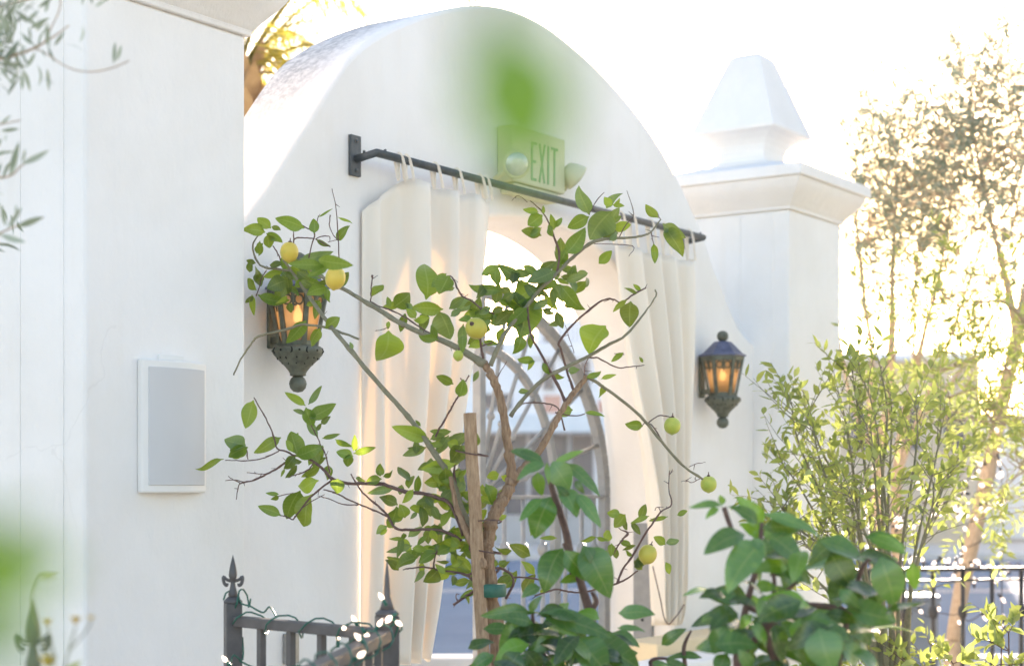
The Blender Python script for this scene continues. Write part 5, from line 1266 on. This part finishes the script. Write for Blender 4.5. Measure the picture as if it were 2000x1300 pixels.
def coil(a, b, turns, r):
    out = []; d = (b-a).normalized(); s = d.cross(UP).normalized(); n = turns*10
    for k in range(n+1):
        u = k/n; th = u*turns*6.283+rg.gauss(0, .15); out.append(a+(b-a)*u+s*(r*math.cos(th))+UP*(-.0135+r*.95*math.sin(th)))
    return out
w1 = coil(a+(b-a)*.06, b, 4, .028)
w2 = wob(a+UP*-.12-RT*.0+(b-a)*.05, b+UP*-.08, 9, .012, .02)
w3 = coil(posts[0]+UP*(RZ_+.05)-RT*.02, posts[0]+UP*(RZ_+.06)+RT*.05, 2, .028)
w4 = wob(posts[0]+UP*(RZ_-.06)+RT*.03, P(415, 1305, 4.25), 6, .008, .03)
w5 = coil(b, c_, 7, .030)
w6 = [Vector(p) for p in catmull([tuple(b+UP*.05), tuple(b+UP*.0+RT*.035), tuple(b-UP*.03-RT*.03), tuple(b+UP*.02+RT*.03-AX*.03), tuple(b-UP*.06)], 6)]
w7 = wob(a+UP*.05+RT*.01, a+(b-a)*.3+UP*.012, 6, .008, .0)
bl_ = []
def addb(p, lit=1): bl_.append((Vector(p)+Vector((rg.gauss(0, .012), rg.gauss(0, .012), rg.gauss(0, .012))), (rg.gauss(0, .6), rg.gauss(0, .6), rg.gauss(-.2, .8)), lit))
for k in range(3): addb(w1[int(len(w1)*(.7+.3*k/5))-1])
for k in range(5): addb(w2[int(len(w2)*(.5+.5*k/5))-1]-UP*.02)
for k in range(4): addb(w5[int(len(w5)*k/6)])
for k in range(5): addb(b+RT*rg.uniform(-.03, .05)+UP*rg.uniform(-.02, .09)-AX*.03)
addb(P(440, 1285, 4.26)); addb(w4[-3])
string_lights('green-wired mini lights wound around the front-left fence rail and posts', [w1, w2, w3, w4, w5, w6, w7], bl_, .0024, .0058, GREENWIRE)
# ================================================================== right railing
Zr = 9.7
ra_, rb_ = P(1668, 950, 9.5), P(2230, 950, 9.9); ra_.z = rb_.z = 0
topz = P(1850, 1106, Zr).z
rt_ = thing('iron_railing', 'black iron railing with collared pickets in front of the street', 'railing', (ra_.x, ra_.y, 0))
def R3(u): return ra_+(rb_-ra_)*u
for z, h, w in ((topz-.012, .022, .045), (topz-.075, .014, .02), (.12, .02, .03)):
    m = MB(); m.obox(ra_+UP*z, rb_+UP*z, w, h); m.build('rail', BLACK, rt_, False, .003, 2)
npk = 10
for k in range(npk):
    x = 1704+57*k if k else 1690
    u = (x-1668)/(2230-1668); p = R3(u); m = MB()
    r = .013 if k else .03
    m.tube([p+UP*(.0 if not k else -.02), p+UP*(topz-.023)], r, 8)
    if k: m.lathe(p+UP*P(x, 1192, Zr).z, [(r, -.04), (.024, -.025), (.030, 0), (.024, .025), (r, .04)], 8)
    m.build('picket', BLACK, rt_, True)
rg = random.Random(9)
def RP(x, y, dz=0.): return P(x, y, Zr+dz)
wA = [P(x, 1104+6*math.sin(x*.35), Zr+.03*math.cos(x*.35)-.0) for x in range(1700, 2100, 3)]
wB = wob(RP(1775, 1192), RP(2060, 1198), 14, .02, .02)
bl_ = []
for k in range(16): addb(wA[int((len(wA)-1)*k/26)]+UP*rg.uniform(.0, .04))
for k in range(8): addb(wB[int((len(wB)-1)*k/8)]+UP*rg.uniform(-.05, .03))
string_lights('mini lights wound along the black railing', [wA, wB], bl_, .003, .0095, BLACK, seed=3)
# trunk and hanging strands
ZA_ = 10.2; wC = []
axis = [(1880, 1140), (1898, 1060), (1922, 960), (1945, 850), (1966, 750), (1990, 640)]
n = 150
for k in range(n+1):
    u = k/n*(len(axis)-1); i = min(len(axis)-2, int(u)); x = axis[i][0]+(axis[i+1][0]-axis[i][0])*(u-i); y = axis[i][1]+(axis[i+1][1]-axis[i][1])*(u-i)
    th = k/n*9*6.283; wC.append(P(x, y, ZA_)+RT*(.058*math.cos(th))+AX*(.058*math.sin(th)))
wD = wob(P(1957, 900, 9.9), P(1957, 1230, 9.9), 10, .006); wE = wob(P(1690, 990, 9.4), P(1930, 880, 10.1), 10, .02, .22); wF = wob(P(1790, 930, 9.5), P(1975, 960, 10.0), 10, .02, .15)
bl_ = []
for k in range(22): addb(wC[int((len(wC)-1)*k/22)])
for w, q in ((wD, 11), (wE, 26), (wF, 24)):
    for k in range(q): addb(w[int((len(w)-1)*k/q)]-UP*.02)
for k in range(12): addb(P(rg.uniform(1690, 1712), rg.uniform(870, 1180), 9.35))
string_lights('mini lights spiralling up the leaning olive trunk and hanging in swags', [wC, wD, wE, wF], bl_, .0028, .0105, BLACK, seed=4)
# ================================================================== light, sky, camera
SUN_ELEV = R(9.8); sd = Vector((.938, .347, 0)).normalized()
world = bpy.data.worlds.new('World'); scene.world = world; world.use_nodes = True
nt = world.node_tree; nt.nodes.clear()
bg = nt.nodes.new('ShaderNodeBackground'); sky = nt.nodes.new('ShaderNodeTexSky'); ow = nt.nodes.new('ShaderNodeOutputWorld')
sky.sky_type = 'NISHITA'; sky.sun_disc = False; sky.sun_elevation = SUN_ELEV
sky.sun_rotation = math.atan2(sd.x, sd.y)
sky.air_density = 1.0; sky.dust_density = 1.6; sky.ozone_density = 1.6
bg.inputs[1].default_value = .15
nt.links.new(sky.outputs[0], bg.inputs[0]); nt.links.new(bg.outputs[0], ow.inputs[0])
L = bpy.data.lights.new('sun', 'SUN'); L.energy = 4.; L.angle = R(.5); L.color = (1., .94, .86)
so_ = bpy.data.objects.new('sun', L); COL.objects.link(so_)
dirv = sd*math.cos(SUN_ELEV)+UP*math.sin(SUN_ELEV)
so_.rotation_euler = dirv.to_track_quat('Z', 'Y').to_euler(); so_.location = (0, 0, 30)
cam = bpy.data.cameras.new('camera'); co = bpy.data.objects.new('camera', cam); COL.objects.link(co)
co.location = CAMP; co.rotation_euler = (R(90), 0, -math.atan2(AX.x, AX.y))
cam.sensor_width = 36; cam.sensor_fit = 'HORIZONTAL'; cam.lens = F/2000*36
cam.shift_y = (HY-650)/2000; cam.clip_start = .05; cam.clip_end = 3000
cam.dof.use_dof = True; cam.dof.focus_distance = 5.2; cam.dof.aperture_fstop = 2.8
scene.camera = co
scene.view_settings.view_transform = 'Standard'; scene.view_settings.look = 'None'
scene.view_settings.exposure = EXPOSURE if 'EXPOSURE' in globals() else 2.24
scene.view_settings.gamma = 1
scene.view_settings.use_white_balance = True; scene.view_settings.white_balance_temperature = 7550; scene.view_settings.white_balance_tint = 20
scene.render.engine = 'CYCLES'
scene.cycles.use_denoising = True
scene.cycles.max_bounces = 10; scene.cycles.transparent_max_bounces = 12
# ================================================================== air
HZ = NT('evening_haze'); pv_ = HZ.new('VolumePrincipled'); pv_.inputs['Color'].default_value = (1., .985, .96, 1); pv_.inputs['Density'].default_value = .001; pv_.inputs['Anisotropy'].default_value = .45
HZ.link(pv_.outputs[0], HZ.out.inputs[1])
m = MB(); m.box((-20, -60, -1.2), (90, 75, 9.5)); hz_ = m.build('haze', HZ.m); setp(hz_, kind='stuff')
